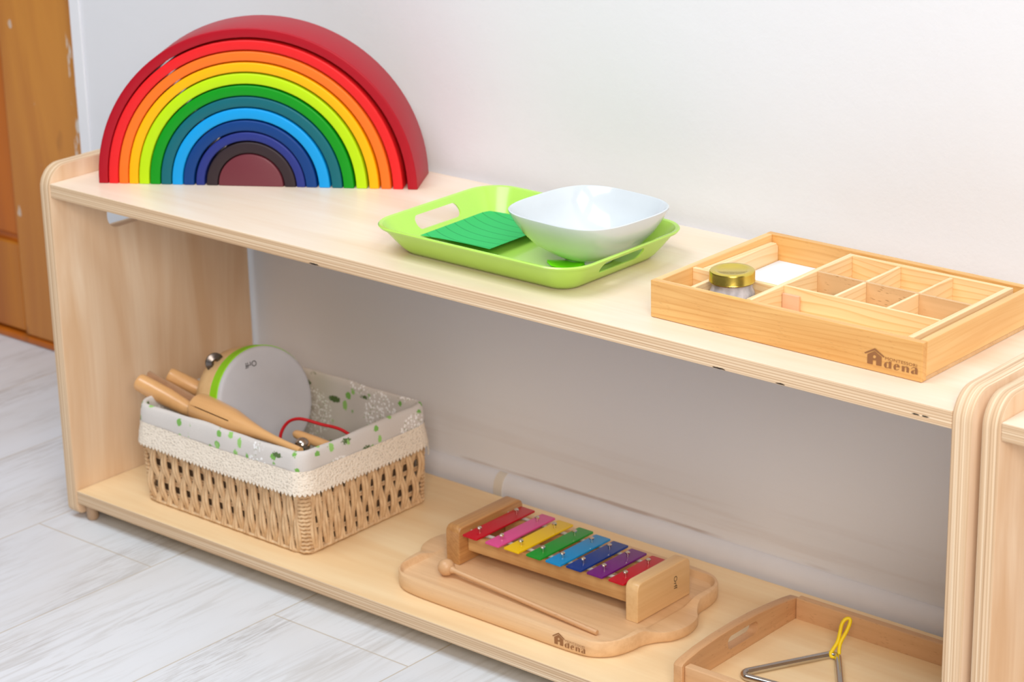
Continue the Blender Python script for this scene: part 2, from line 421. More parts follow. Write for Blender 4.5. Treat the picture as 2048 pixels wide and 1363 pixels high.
def box(x0, x1, y0, y1, z0, z1, bev=0.0, seg=2, bm=None):
    b = bmesh.new()
    r_ = bmesh.ops.create_cube(b, size=1.0)
    for v in b.verts:
        v.co = Vector(((x0+x1)/2+v.co.x*(x1-x0), (y0+y1)/2+v.co.y*(y1-y0), (z0+z1)/2+v.co.z*(z1-z0)))
    if bev > 0: bmesh.ops.bevel(b, geom=list(b.edges), offset=bev, segments=seg, profile=0.5, affect='EDGES')
    if bm is None: return b
    return merge(bm, b)
def merge(bm, b):
    me = bpy.data.meshes.new('tmp'); b.to_mesh(me); b.free(); bm.from_mesh(me); bpy.data.meshes.remove(me)
    return bm
def prism(poly, axis, a0, a1, bev=0.0, seg=2, bm=None, mat_side=None):
    """extrude a 2D polygon along axis; poly coordinates are the other two axes in xyz order"""
    b = bmesh.new()
    def P(p, a):
        v = list(p); v.insert('xyz'.index(axis), a); return Vector(v)
    lo = [b.verts.new(P(p, a0)) for p in poly]; hi = [b.verts.new(P(p, a1)) for p in poly]
    n = len(poly)
    caps = [b.faces.new(lo[::-1]), b.faces.new(hi)]
    sides = [b.faces.new((lo[i], lo[(i+1) % n], hi[(i+1) % n], hi[i])) for i in range(n)]
    bmesh.ops.recalc_face_normals(b, faces=b.faces)
    if bev > 0:
        ce = [e for e in b.edges if any(fc in caps for fc in e.link_faces) and any(fc in sides for fc in e.link_faces)]
        bmesh.ops.bevel(b, geom=ce, offset=bev, segments=seg, profile=0.5, affect='EDGES')
    if mat_side is not None:
        b.normal_update()
        ai = 'xyz'.index(axis)
        for fc in b.faces:
            fc.material_index = 0 if abs(fc.normal[ai]) > 0.92 else mat_side
    if bm is None: return b
    return merge(bm, b)
def rrect(x0, x1, y0, y1, r_, n=8):
    pts = []
    for cx, cy, a in ((x1-r_, y1-r_, 0), (x0+r_, y1-r_, 90), (x0+r_, y0+r_, 180), (x1-r_, y0+r_, 270)):
        for i in range(n+1):
            t = math.radians(a+90*i/n); pts.append((cx+r_*math.cos(t), cy+r_*math.sin(t)))
    return pts
def tube(pts, rad, n=10, closed=False, bm=None, cap=True, flat=None):
    """swept tube; rad a number or a list; flat=(fx, up) squashes"""
    b = bmesh.new(); P = [Vector(p) for p in pts]; m = len(P)
    rads = rad if isinstance(rad, (list, tuple)) else [rad]*m
    rings = []; up = None
    for i in range(m):
        if closed: d = P[(i+1) % m]-P[i-1]
        else: d = P[min(i+1, m-1)]-P[max(i-1, 0)]
        d.normalize()
        if up is None:
            up = Vector((0, 0, 1)) if abs(d.z) < 0.9 else Vector((0, 1, 0))
        s = d.cross(up).normalized(); up = s.cross(d).normalized()
        rings.append([b.verts.new(P[i]+rads[i]*(math.cos(2*PI*k/n)*s+math.sin(2*PI*k/n)*up)) for k in range(n)])
    for i in range(m if closed else m-1):
        a, c = rings[i], rings[(i+1) % m]
        for k in range(n): b.faces.new((a[k], a[(k+1) % n], c[(k+1) % n], c[k]))
    if not closed and cap:
        b.faces.new(rings[0][::-1]); b.faces.new(rings[-1])
    bmesh.ops.recalc_face_normals(b, faces=b.faces)
    if bm is None: return b
    return merge(bm, b)
def lathe(profile, c, n=32, axis=None, bm=None):
    """profile [(r, h)], around axis direction through c"""
    b = bmesh.new(); rings = []
    q = (Vector(axis).normalized().to_track_quat('Z', 'Y') if axis is not None else None)
    for (r_, h) in profile:
        if r_ < 1e-6:
            v = Vector((0, 0, h)); v = (q @ v) if q else v
            rings.append([b.verts.new(v+Vector(c))]); continue
        ring = []
        for k in range(n):
            v = Vector((r_*math.cos(2*PI*k/n), r_*math.sin(2*PI*k/n), h)); v = (q @ v) if q else v
            ring.append(b.verts.new(v+Vector(c)))
        rings.append(ring)
    for a, d in zip(rings, rings[1:]):
        for k in range(n):
            k2 = (k+1) % n
            if len(a) == 1 and len(d) == 1: continue
            if len(a) == 1: b.faces.new((a[0], d[k], d[k2]))
            elif len(d) == 1: b.faces.new((a[k], a[k2], d[0]))
            else: b.faces.new((a[k], a[k2], d[k2], d[k]))
    for rg in (rings[0], rings[-1]):
        if len(rg) > 1 and profile[0] != profile[-1]: b.faces.new(rg)
    bmesh.ops.recalc_face_normals(b, faces=b.faces)
    if bm is None: return b
    return merge(bm, b)
def loft(rings, cap0=True, cap1=True, bm=None):
    b = bmesh.new(); R = [[b.verts.new(Vector(p)) for p in rg] for rg in rings]
    n = len(R[0])
    for a, d in zip(R, R[1:]):
        for k in range(n): b.faces.new((a[k], a[(k+1) % n], d[(k+1) % n], d[k]))
    if cap0: b.faces.new(R[0][::-1])
    if cap1: b.faces.new(R[-1])
    bmesh.ops.recalc_face_normals(b, faces=b.faces)
    if bm is None: return b
    return merge(bm, b)
def cut(bm, cutters):
    """exact boolean difference, all in world space"""
    me = bpy.data.meshes.new('a'); bm.to_mesh(me); bm.free()
    a = bpy.data.objects.new('a', me); COL.objects.link(a)
    for cb in cutters:
        mc = bpy.data.meshes.new('c'); cb.to_mesh(mc); cb.free()
        c = bpy.data.objects.new('c', mc); COL.objects.link(c)
        md = a.modifiers.new('b', 'BOOLEAN'); md.operation = 'DIFFERENCE'; md.solver = 'EXACT'; md.object = c
        dg = bpy.context.evaluated_depsgraph_get()
        me2 = bpy.data.meshes.new_from_object(a.evaluated_get(dg))
        a.modifiers.clear(); a.data = me2
        bpy.data.objects.remove(c)
    out = bmesh.new(); out.from_mesh(a.data)
    bpy.data.objects.remove(a)
    return out
def text_bm(s, size, spacing=1.0, extrude=0.0, sx=1.0):
    cu = bpy.data.curves.new('t', 'FONT'); cu.body = s; cu.size = size; cu.space_character = spacing; cu.resolution_u = 3
    o = bpy.data.objects.new('t', cu); COL.objects.link(o)
    dg = bpy.context.evaluated_depsgraph_get()
    me = bpy.data.meshes.new_from_object(o.evaluated_get(dg))
    bpy.data.objects.remove(o)
    b = bmesh.new(); b.from_mesh(me)
    xs = [v.co.x for v in b.verts]; x0 = min(xs)
    for v in b.verts: v.co.x = (v.co.x-x0)*sx
    return b
def place(bm, o, ex, ey, off=0.00025):
    """lay flat xy geometry on the plane spanned by ex, ey at o"""
    ex = Vector(ex).normalized(); ey = Vector(ey).normalized(); nz = ex.cross(ey)
    for v in bm.verts: v.co = Vector(o)+ex*v.co.x+ey*v.co.y+nz*off
    return bm

H, L, D, T = 0.4196, 1.3078, 0.3292, 0.018
FZ = -0.0415          # floor level
WY = 0.352            # face of the back wall
DX = -0.368           # right edge of the door opening
DY = 0.411            # face of the door frame, recessed in its opening

# ---------------------------------------------------------------- the room
struct('floor', box(-3.0, 4.0, -4.2, DY+0.12, FZ-0.05, FZ), MT['floor'])
b = box(DX, 4.0, WY, WY+0.16, FZ, 2.7)
merge(b, box(-3.0, -1.50, WY, WY+0.16, FZ, 2.7))
merge(b, box(-1.50, DX, WY, WY+0.16, 2.10, 2.7))
struct('wall_back', b, MT['wall'])
bb = bmesh.new()
prof = [(WY-0.0003, FZ), (WY-0.0145, FZ), (WY-0.0145, 0.004), (WY-0.0125, 0.013), (WY-0.0075, 0.0195), (WY-0.0025, 0.0225), (WY-0.0003, 0.023)]
prism(prof, 'x', DX+0.02, 3.9, bm=bb)
base = struct('baseboard_back', bb, paint('white_skirting_plastic', rgb(226, 228, 236), 0.4), smooth=35)
jb = bmesh.new()
prism([(y-0.0012, z+0.0008) for y, z in prof[1:-1]]+[(WY-0.0006, 0.0235), (WY-0.0006, FZ)], 'x', 0.436, 0.450, bm=jb)
part('joint_cover', jb, paint('cream_joint_cover', rgb(220, 214, 204), 0.5), base, smooth=35)

# door and its orange varnished frame, recessed at the left end of the back wall
dr = thing('door_1', (-0.62, DY, FZ), None, None); dr['kind'] = 'structure'
jo = thing('trim_1', (-0.447, DY, FZ), None, None); jo['kind'] = 'structure'
part('jamb', box(-0.622, DX+0.03, DY, DY+0.06, FZ+0.013, 2.05, 0.004), MT['door_a'], jo)
part('jamb', box(-1.62, -1.46, DY, DY+0.06, FZ+0.013, 2.05, 0.004), MT['door_a'], jo)
part('head', box(-1.62, DX+0.03, DY, DY+0.06, 2.052, 2.2, 0.004), MT['door_c'], jo)
part('threshold', box(-1.49, DX-0.001, DY-0.003, DY+0.05, FZ+0.0005, FZ+0.012, 0.003), MT['door_b'], jo)
part('door_leaf', box(-1.458, -0.6235, DY+0.013, DY+0.05, FZ+0.014, 2.045), MT['door_b'], dr)
part('door_rail', box(-1.458, -0.626, DY+0.004, DY+0.0125, FZ+0.016, 0.122, 0.003), MT['door_c'], dr)
part('door_rail', box(-1.458, -0.626, DY+0.009, DY+0.0125, 0.134, 1.05, 0.003), MT['door_b'], dr)
# white corner bead at the edge of the opening
struct('trim_2', box(DX-0.0005, DX+0.022, WY-0.003, WY-0.0003, FZ, 2.2, 0.001), paint('white_corner_bead', rgb(244, 246, 252), 0.5))

# ---------------------------------------------------------------- shelf units
def panel_poly(y0, y1, z0, z1, rt, rb, n=8):
    pts = []
    for cy, cz, r_, a in ((y1-rt, z1-rt, rt, 0), (y0+rt, z1-rt, rt, 90), (y0+rb, z0+rb, rb, 180), (y1-rb, z0+rb, rb, 270)):
        for i in range(n+1):
            t = math.radians(a+90*i/n); pts.append((cy+r_*math.cos(t), cz+r_*math.sin(t)))
    return pts
def shelf_unit(ox, oz, length, label, edge_top):
    t = thing('open_shelf_unit', (ox+length/2, D/2, FZ), label, 'shelf')
    def pan(x0, x1):
        bm = prism(panel_poly(-0.0015, D+0.001, -0.035, H+0.0215, 0.030, 0.012), 'x', x0, x1, bev=0.0022, seg=3)
        slot = prism([(y, z) for y, z in rrect(0.088, 0.245, 0.338, 0.376, 0.017)], 'x', x0-0.05, x1+0.05)
        bm = cut(bm, [slot])
        bmesh.ops.translate(bm, verts=bm.verts, vec=(0, 0, oz))
        bm.normal_update()
        for fc in bm.faces: fc.material_index = 0 if abs(fc.normal.x) > 0.9 else 1
        return bm
    part('side_panel', pan(ox-0.0195, ox), [MT['birch_z'], MT['edge_x']], t, smooth=28)
    part('side_panel', pan(ox+length, ox+length+0.022), [MT['birch_z'], MT['edge_x']], t, smooth=28)
    for nm, z, mf, me_ in (('top_shelf', H, MT['birch_x'], edge_top), ('bottom_shelf', 0.0, MT['birch_low'], MT['edge_z'])):
        bm = box(ox+0.0002, ox+length-0.0002, 0, D, oz+z-T, oz+z, 0.0008, 2)
        bm.normal_update()
        for fc in bm.faces: fc.material_index = 0 if abs(fc.normal.z) > 0.9 else 1
        o = part(nm, bm, [mf, me_], t)
        # own zero at the board's top so that the veneer and plies are laid from there
        o.data.transform(Matrix.Translation(WORLD(t)-Vector((ox, 0, oz+z)))); o.location = Vector((ox, 0, oz+z))-WORLD(t)
    for x in (ox+0.012, ox+length-0.012):
        for y in (0.014, D-0.03):
            part('foot', lathe([(0, FZ+0.0002), (0.006, FZ+0.0002), (0.008, FZ+0.003), (0.008, oz-T)], (x, y, 0), 20), MT['rubber'], t, smooth=40)
    return t
shelf_unit(0.0, 0.0, L, 'long two-tier birch plywood shelf holding the rainbow, trays and basket', MT['edge_z_top'])
shelf_unit(1.3592, 0.001, L, 'second birch plywood shelf unit cut off at the right edge, nothing on it', MT['edge_z'])

# ---------------------------------------------------------------- rainbow
P0 = Vector((0.0479, 0.0395, H)); P1 = Vector((0.3829, 0.2484, H))
dx = (P1-P0).normalized(); dn = Vector((-dx.y, dx.x, 0))          # along the face, into the depth
outer = [.2047, .1889, .1746, .1605, .1464, .1310, .1165, .1015, .0858, .07035, .05755, .0418]
cent = [.2047, .2022, .2013, .2003, .1992, .1982, .198, .1972, .1963, .197, .1978, .1975]
cols = [('dark red', (176, 6, 32)), ('bright red', (236, 34, 38)), ('orange', (252, 120, 34)), ('golden yellow', (255, 186, 0)),
        ('lime green', (190, 232, 8)), ('green', (0, 152, 22)), ('teal', (8, 104, 118)), ('sky blue', (10, 160, 236)),
        ('dark blue', (4, 62, 134)), ('indigo', (40, 54, 136)), ('brownish black', (52, 40, 46))]
DEP = 0.078
def arch(R, rin, cx, c2):
    """arch block with softened front and back rims, cross-section in (radial, depth)"""
    n = 56; b = bmesh.new(); bev = 0.0018
    prof = []
    def corner(rc, dc, a0):
        for i in range(4):
            a = math.radians(a0+30*i); prof.append((rc+bev*math.cos(a), dc+bev*math.sin(a)))
    corner(R-bev, bev, -90); corner(R-bev, DEP-bev, 0); corner(rin+bev, DEP-bev, 90); corner(rin+bev, bev, 180)
    rings = []
    sz = 0.98
    for k in range(n+1):
        a = PI*k/n
        rg = []
        for (rad, dep) in prof:
            p = P0+dx*(cx-rad*math.cos(a))+dn*dep+Vector((0, 0, 0.0004+rad*math.sin(a)*sz))
            rg.append(b.verts.new(p))
        rings.append(rg)
    m = len(prof)
    for a_, d_ in zip(rings, rings[1:]):
        for k in range(m): b.faces.new((a_[k], a_[(k+1) % m], d_[(k+1) % m], d_[k]))
    b.faces.new(rings[0]); b.faces.new(rings[-1])
    bmesh.ops.recalc_face_normals(b, faces=b.faces)
    return b
for i in range(11):
    R_ = outer[i]-0.0003
    gap = 0.0009
    # inner radius clears the next arch even where it is pushed aside
    rin = outer[i+1]+abs(cent[i]-cent[i+1])*0.9+gap
    nm, c3 = cols[i]
    if i == 0: lab = 'dark red wooden arch, outermost and largest of the stacking rainbow'
    else: lab = '%s wooden rainbow arch, just inside the %s one' % (nm, cols[i-1][0])
    single('rainbow_arch', arch(R_, rin, cent[i], c3), paint(nm.replace(' ', '_')+'_wood_stain', rgb(*c3), 0.45, 0.3, 0.04, 0.08), lab, 'toy', P0+dx*cent[i]+dn*DEP/2, 'nested arches of the stacking rainbow', smooth=35)
# solid core
b = bmesh.new(); n = 40; bev = 0.0025
prof = [(outer[11]-bev, 0), (outer[11]-bev*0.3, bev*0.3), (outer[11], bev), (outer[11], DEP-bev), (outer[11]-bev, DEP)]
rings = []
for k in range(n+1):
    a = PI*k/n
    rings.append([b.verts.new(P0+dx*(cent[11]-rad*math.cos(a))+dn*dep+Vector((0, 0, 0.0004+rad*math.sin(a)*0.98))) for rad, dep in prof])
for a_, d_ in zip(rings, rings[1:]):
    for k in range(len(prof)-1): b.faces.new((a_[k], a_[k+1], d_[k+1], d_[k]))
b.faces.new([rg[0] for rg in rings]); b.faces.new([rg[-1] for rg in rings])
b.faces.new(rings[0]+rings[-1][::-1])
bmesh.ops.recalc_face_normals(b, faces=b.faces)
single('rainbow_half_disc', b, paint('maroon_wood_stain', rgb(112, 46, 58), 0.45, 0.5, 0.05, 0.08), 'maroon solid half disc at the centre of the stacking rainbow', 'toy', P0+dx*cent[11]+dn*DEP/2, smooth=35)

# ---------------------------------------------------------------- green plastic tray
def tray_ring(hh, flare, rad, inset=0.0, z=0.0):
    x0, x1, y0, y1 = 0.5555, 0.7985, 0.0555, 0.2155
    e = flare-inset
    return [(x, y, H+z) for x, y in rrect(x0-e, x1+e, y0-e, y1+e, rad, 10)]
def fl(z): return 0.0275*(z/0.035)**0.9 if z > 0 else 0
rings = [tray_ring(0, -0.004, 0.020, 0, 0.0006), tray_ring(0, 0.0, 0.022, 0, 0.0012)]
for z in (0.006, 0.012, 0.018, 0.024, 0.031): rings.append(tray_ring(0, fl(z), 0.022+z*0.45, 0, z))
rings += [tray_ring(0, fl(0.032)+0.0030, 0.040, 0, 0.0315), tray_ring(0, fl(0.034)+0.0032, 0.041, 0, 0.0340), tray_ring(0, fl(0.035)+0.0012, 0.040, 0, 0.0354), tray_ring(0, fl(0.034)-0.0016, 0.037, 0, 0.0346)]
for z in (0.031, 0.024, 0.018, 0.012, 0.008): rings.append(tray_ring(0, fl(z)-0.0024, 0.020+z*0.45, 0, z))
rings += [tray_ring(0, fl(0.004)-0.0050, 0.018, 0, 0.0042), tray_ring(0, -0.010, 0.014, 0, 0.0032)]
b = loft(rings)
slotR = prism(rrect(0.093, 0.167, H+0.0135, H+0.0275, 0.0068), 'x', 0.79, 0.86)
slotL = prism(rrect(0.098, 0.172, H+0.0135, H+0.0285, 0.0072), 'x', 0.50, 0.56)
b = cut(b, [slotR, slotL])
single('serving_tray', b, MT['tray_green'], 'light green plastic tray with hand slots on the top shelf, holding paper and a bowl', 'tray', (0.677, 0.135, H), smooth=32)

# printed green paper
b = bmesh.new(); nx, ny = 14, 10; g = []
for j in range(ny+1):
    row = []
    for i in range(nx+1):
        s, v = i/nx, j/ny
        x = 0.5525+s*0.105+v*(-0.004); y = 0.0915+v*0.121
        z = H+0.0108+0.0030*s*(1-0.3*v)+0.0010*math.sin(PI*s)
        row.append((x, y, z))
    g.append(row)
tv = [[b.verts.new(p) for p in row] for row in g]; bv = [[b.verts.new((p[0], p[1], p[2]-0.0004)) for p in row] for row in g]
for j in range(ny):
    for i in range(nx):
        b.faces.new((tv[j][i], tv[j][i+1], tv[j+1][i+1], tv[j+1][i])); b.faces.new((bv[j][i], bv[j+1][i], bv[j+1][i+1], bv[j][i+1]))
edge = [(0, i) for i in range(nx)]+[(j, nx) for j in range(ny)]+[(ny, i) for i in range(nx, 0, -1)]+[(j, 0) for j in range(ny, 0, -1)]
for (a_, c_2) in zip(edge, edge[1:]+edge[:1]):
    b.faces.new((tv[a_[0]][a_[1]], bv[a_[0]][a_[1]], bv[c_2[0]][c_2[1]], tv[c_2[0]][c_2[1]]))
bmesh.ops.recalc_face_normals(b, faces=b.faces)
single('paper_sheet', b, MT['paper'], 'square green paper with curved dark lines lying in the light green tray', 'paper', (0.5525, 0.0915, H+0.0108), smooth=40)

# green spoon under the bowl
t = thing('plastic_spoon', (0.742, 0.122, H+0.0035), 'bright green plastic spoon lying under the front of the white bowl', 'spoon')
rings = []
for k, (s, w, z) in enumerate([(0.0, 0.003, 0.0025), (0.12, 0.010, 0.001), (0.35, 0.0145, 0.0), (0.65, 0.0150, 0.0), (0.88, 0.010, 0.001), (1.0, 0.004, 0.0025)]):
    cx, cy = 0.7275+0.036*s, 0.1085+0.021*s
    nrm = Vector((-0.55, 0.835, 0))
    rings.append([(cx+nrm.x*w*math.cos(a), cy+nrm.y*w*math.cos(a), H+0.0055+z+0.0018*math.sin(a)) for a in [2*PI*q/12 for q in range(12)]])
part('spoon_bowl', loft(rings), MT['spoon'], t, smooth=60)
part('spoon_handle', tube([(0.7600, 0.1280, H+0.0070), (0.772, 0.1200, H+0.0065), (0.788, 0.100, H+0.0065)], [0.0022, 0.002, 0.0026], 8), MT['spoon'], t, smooth=60)

# white square bowl
def bowl_ring(z, half, p, thick=0.0, ang=-0.06):
    pts = []
    for k in range(64):
        a = 2*PI*k/64; ca, sa = math.cos(a), math.sin(a)
        rr_ = half/((abs(ca)**p+abs(sa)**p)**(1/p))
        x, y = rr_*ca, rr_*sa*0.985
        pts.append((0.7505+x*math.cos(ang)-y*math.sin(ang), 0.1535+x*math.sin(ang)+y*math.cos(ang), H+z))
    return pts
zb = 0.0042
prof = [(zb, 0.022, 2.0), (zb, 0.027, 2.0), (zb+0.004, 0.0275, 2.0), (zb+0.0055, 0.032, 2.1), (zb+0.012, 0.044, 2.3), (zb+0.022, 0.0575, 2.6), (zb+0.034, 0.067, 2.9), (zb+0.046, 0.0735, 3.1), (zb+0.0575, 0.0782, 3.3), (zb+0.0595, 0.0784, 3.3), (zb+0.0602, 0.0772, 3.3), (zb+0.0590, 0.0756, 3.3), (zb+0.046, 0.0700, 3.1), (zb+0.034, 0.0635, 2.9), (zb+0.022, 0.054, 2.6), (zb+0.013, 0.041, 2.3), (zb+0.008, 0.028, 2.0), (zb+0.0065, 0.012, 2.0)]
b = loft([bowl_ring(*q) for q in prof])
single('bowl', b, MT['porcelain'], 'white porcelain bowl with rounded square rim standing in the light green tray', 'bowl', (0.7505, 0.1535, H+zb), smooth=50)

# ---------------------------------------------------------------- logo, drawn flat
LG = {
 'roof': [(590, 545), (748, 482), (762, 477), (775, 482), (932, 620), (928, 632), (915, 635), (764, 512), (606, 566), (594, 560)],
 'bodyL': [(640, 577), (748, 531), (748, 596), (735, 612), (735, 632), (748, 648), (735, 678), (735, 752), (640, 732)],
 'bodyT': [(748, 531), (762, 526), (776, 536), (776, 598), (762, 594), (748, 596)],
 'bodyM': [(748, 648), (762, 651), (776, 649), (793, 690), (785, 684), (735, 678)],
 'bodyR': [(776, 536), (885, 630), (885, 785), (793, 765), (793, 690), (776, 649), (790, 632), (788, 610), (776, 598)],
 'd1': [(972, 712), (945, 722), (930, 742), (926, 765), (934, 790), (950, 808), (972, 816)],
 'd2': [(972, 712), (985, 712), (1004, 724), (1004, 732), (984, 722), (972, 722)],
 'd3': [(972, 816), (984, 818), (1010, 812), (1010, 804), (984, 808), (972, 808)],
 'd4': [(1008, 705), (1052, 714), (1052, 830), (1008, 820)],
 'e1': [(1130, 748), (1108, 756), (1092, 775), (1087, 800), (1094, 826), (1110, 844), (1130, 851)],
 'e2': [(1130, 748), (1160, 750), (1182, 768), (1193, 795), (1193, 808), (1130, 795), (1130, 785), (1150, 788), (1150, 758), (1130, 757)],
 'e3': [(1130, 851), (1156, 853), (1187, 838), (1185, 830), (1156, 843), (1130, 841)],
 'n1': [(1230, 778), (1276, 788), (1276, 880), (1230, 870)],
 'n2': [(1276, 796), (1305, 788), (1330, 796), (1350, 818), (1350, 896), (1308, 886), (1308, 806), (1290, 802), (1276, 808)],
 'a1': [(1450, 808), (1474, 812), (1490, 828), (1495, 850), (1495, 928), (1450, 918)],
 'a2': [(1450, 808), (1430, 802), (1402, 808), (1384, 822), (1388, 830), (1405, 818), (1430, 813), (1450, 818)],
 'a3': [(1432, 850), (1408, 856), (1390, 868), (1381, 884), (1390, 902), (1410, 914), (1432, 918)],
 'a4': [(1432, 850), (1450, 850), (1450, 858), (1432, 858)],
 'a5': [(1432, 918), (1450, 912), (1450, 904), (1432, 909)],
}
def logo(origin, sx, sz, parent, off):
    """sheet with the house mark and the two lines of writing; local x right, y up"""
    b = bmesh.new()
    for poly in LG.values():
        vs = []
        for (px, py) in poly:
            x = (px-590)*6.64e-5; z = (px-590)*1.46e-5-(py-545)*6.006e-5+0.0106
            vs.append(b.verts.new((x*sx, z*sz, 0)))
        b.faces.new(vs)
    bmesh.ops.triangulate(b, faces=b.faces)
    w = text_bm('MONTESSORI', 0.0046, 1.0)
    wid = max(v.co.x for v in w.verts)
    for v in w.verts:
        v.co.x = 0.0236*sx+v.co.x*(0.0356*sx/wid); v.co.y = 0.0081*sz+v.co.y*sz*0.93
    merge(b, w)
    bmesh.ops.recalc_face_normals(b, faces=b.faces)
    place(b, origin, (1, 0, 0), (0, 0, 1), off)
    return part('printed_logo', b, MT['print'], parent, label='brown printed house mark with lettering')

# ---------------------------------------------------------------- pine sorting tray
X0, X1, Y0, Y1, HT = 0.9194, 1.2462, 0.0462, 0.2618, 0.0400
Z0 = H+0.0004
pt = thing('pine_tray', ((X0+X1)/2, (Y0+Y1)/2, H), 'shallow pine tray with brown printed logo at the right end of the top shelf', 'tray')
w = 0.0082
part('tray_wall', box(X0, X1, Y0, Y0+w, Z0, Z0+HT, 0.0008), MT['pine'], pt)
part('tray_wall', box(X0, X1, Y1-w, Y1, Z0, Z0+HT, 0.0008), MT['pine'], pt)
part('tray_wall', box(X0, X0+w, Y0+w, Y1-w, Z0, Z0+HT, 0.0008), MT['pine_y'], pt)
part('tray_wall', box(X1-w, X1, Y0+w, Y1-w, Z0+0.004, Z0+HT, 0.0008), MT['pine_y'], pt)
part('tray_base', box(X0+0.001, X1-0.0003, Y0+w, Y1-w, Z0, Z0+0.004), MT['divider'], pt)
# partition round the jar
part('partition', box(X0+w, 1.034, 0.108, 0.1135, Z0+0.004, Z0+HT-0.001, 0.0006), MT['pine_pale'], pt)
part('partition', box(0.9635, 0.9690, Y0+w, 0.108, Z0+0.004, Z0+HT-0.001, 0.0006), MT['pine_pale_y'], pt)
part('side_liner', prism([(0.1145, Z0+0.004), (Y1-w-0.0003, Z0+0.004), (Y1-w-0.0003, Z0+0.0280), (Y1-w-0.004, Z0+0.0322), (0.1145, Z0+0.0345)], 'x', X0+w+0.0002, X0+w+0.0085, bev=0.0007), MT['pine_pale_y'], pt)
logo((1.1814, Y0-0.0001, 0.4266), 1.0, 1.0, pt, 0.0003)

# lift-out compartment insert
ins = thing('compartment_box', (1.132, 0.148, Z0+0.004), 'pale pine compartment box with six cells and a long front slot inside the pine tray', 'box')
ix0, ix1, iy0, iy1, iz0, iz1 = 1.0345, 1.2305, Y0+w+0.0004, 0.2445, Z0+0.0042, Z0+HT+0.0004
part('box_wall', box(ix0, ix0+0.0065, iy0, iy1, iz0, iz1, 0.0006), MT['pine_pale_y'], ins)
part('box_wall', box(ix1-0.0065, ix1, iy0, iy1, iz0, iz1, 0.0006), MT['pine_pale_y'], ins)
part('box_wall', box(ix0+0.0065, ix1-0.0065, iy1-0.006, iy1, iz0, iz1, 0.0006), MT['pine_pale'], ins)
part('box_wall', box(ix0+0.0065, ix1-0.0065, iy0, iy0+0.004, iz0, iz1-0.004, 0.0006), MT['pine_pale'], ins)
part('box_base', box(ix0+0.0065, ix1-0.0065, iy0+0.004, iy1-0.006, iz0, iz0+0.003), MT['pine_pale'], ins)
part('divider', box(ix0+0.0065, ix1-0.0065, 0.1115, 0.1155, iz0+0.003, iz1, 0.0004), MT['pine_pale'], ins)
part('divider', box(ix0+0.0065, ix1-0.0065, 0.1725, 0.1760, iz0+0.003, iz1-0.0006, 0.0004), MT['divider'], ins)
for x in (1.0995, 1.1620):
    part('divider', box(x-0.0019, x+0.0019, 0.1157, 0.1723, iz0+0.003, iz1-0.0008, 0.0004), MT['pine_pale_y'], ins)
    part('divider', box(x-0.0019, x+0.0019, 0.1762, iy1-0.0062, iz0+0.003, iz1-0.0008, 0.0004), MT['pine_pale_y'], ins)

single('wooden_block', box(1.0415, 1.0620, 0.1075, 0.1112, iz0+0.0035, Z0+0.0335, 0.0008), wood('pinkish_wood', rgb(238, 192, 160), rgb(216, 160, 128), 'x', 0.6, rough=0.5, seed=12), 'small flat pinkish wooden block standing in the long front slot of the compartment box', 'block', (1.052, 0.109, iz0+0.0035))
single('teal_tile', box(1.058, 1.072, 0.162, 0.170, iz0+0.0034, iz0+0.0118, 0.0008), MT['teal'], 'tiny teal tile in the front left cell of the compartment box', 'tile', (1.065, 0.166, iz0+0.0034))
single('card_stack', box(0.9376, 1.0333, 0.1145, Y1-w-0.0006, Z0+0.0045, Z0+0.0120, 0.0003), MT['white_card'], 'stack of blank white cards in the back left of the pine tray', 'card', (0.985, 0.184, Z0+0.0045))

# glass jar with gold lid
jc = (0.9955, 0.0845)
jz = Z0+0.0043
jar = thing('glass_jar', (jc[0], jc[1], jz), 'small glass jar with gold screw lid in the pine tray', 'jar')
gp = [(0, 0), (0.019, 0), (0.0225, 0.002), (0.0237, 0.006), (0.0238, 0.024), (0.0232, 0.029), (0.0212, 0.0330), (0.0208, 0.038), (0.0208, 0.046),
      (0.0188, 0.046), (0.0188, 0.038), (0.0192, 0.0335), (0.0212, 0.029), (0.0218, 0.024), (0.0216, 0.007), (0.019, 0.0042), (0, 0.004)]
part('jar_body', lathe([(r_, h+0.0) for r_, h in gp], (jc[0], jc[1], jz), 48), MT['glass'], jar, smooth=50, label='clear glass body')
lp = [(0, 0.0508), (0.0150, 0.0508), (0.0165, 0.0520), (0.0212, 0.0522), (0.0230, 0.0512), (0.0236, 0.0495), (0.0236, 0.0412), (0.0240, 0.0404), (0.0236, 0.0396), (0.0228, 0.0400), (0.0226, 0.0480), (0, 0.0486)]
part('lid', lathe(lp, (jc[0], jc[1], jz), 48), MT['gold'], jar, smooth=40, label='gold metal lid')

# ---------------------------------------------------------------- beech tray with wavy handles
def spl(pts, n=6):
    out = []; m = len(pts)
    for i in range(m):
        p0, p1, p2, p3 = [Vector(pts[(i+k-1) % m]).to_2d() if False else Vector((pts[(i+k-1) % m][0], pts[(i+k-1) % m][1])) for k in range(4)]
        for q in range(n):
            t = q/n
            out.append(tuple(0.5*((2*p1)+(-p0+p2)*t+(2*p0-5*p1+4*p2-p3)*t*t+(-p0+3*p1-3*p2+p3)*t**3)))
    return out
half = [(0.700, 0.0370), (0.780, 0.0370), (0.815, 0.0380), (0.838, 0.0430), (0.8555, 0.0580), (0.8635, 0.0800), (0.8660, 0.1000), (0.8730, 0.1150), (0.8855, 0.1320), (0.8900, 0.1540),
        (0.8855, 0.1765), (0.8730, 0.1935), (0.8665, 0.2080), (0.8650, 0.2300), (0.8590, 0.2520), (0.8430, 0.2680), (0.8180, 0.2740), (0.780, 0.2750)]
cxm = 0.692
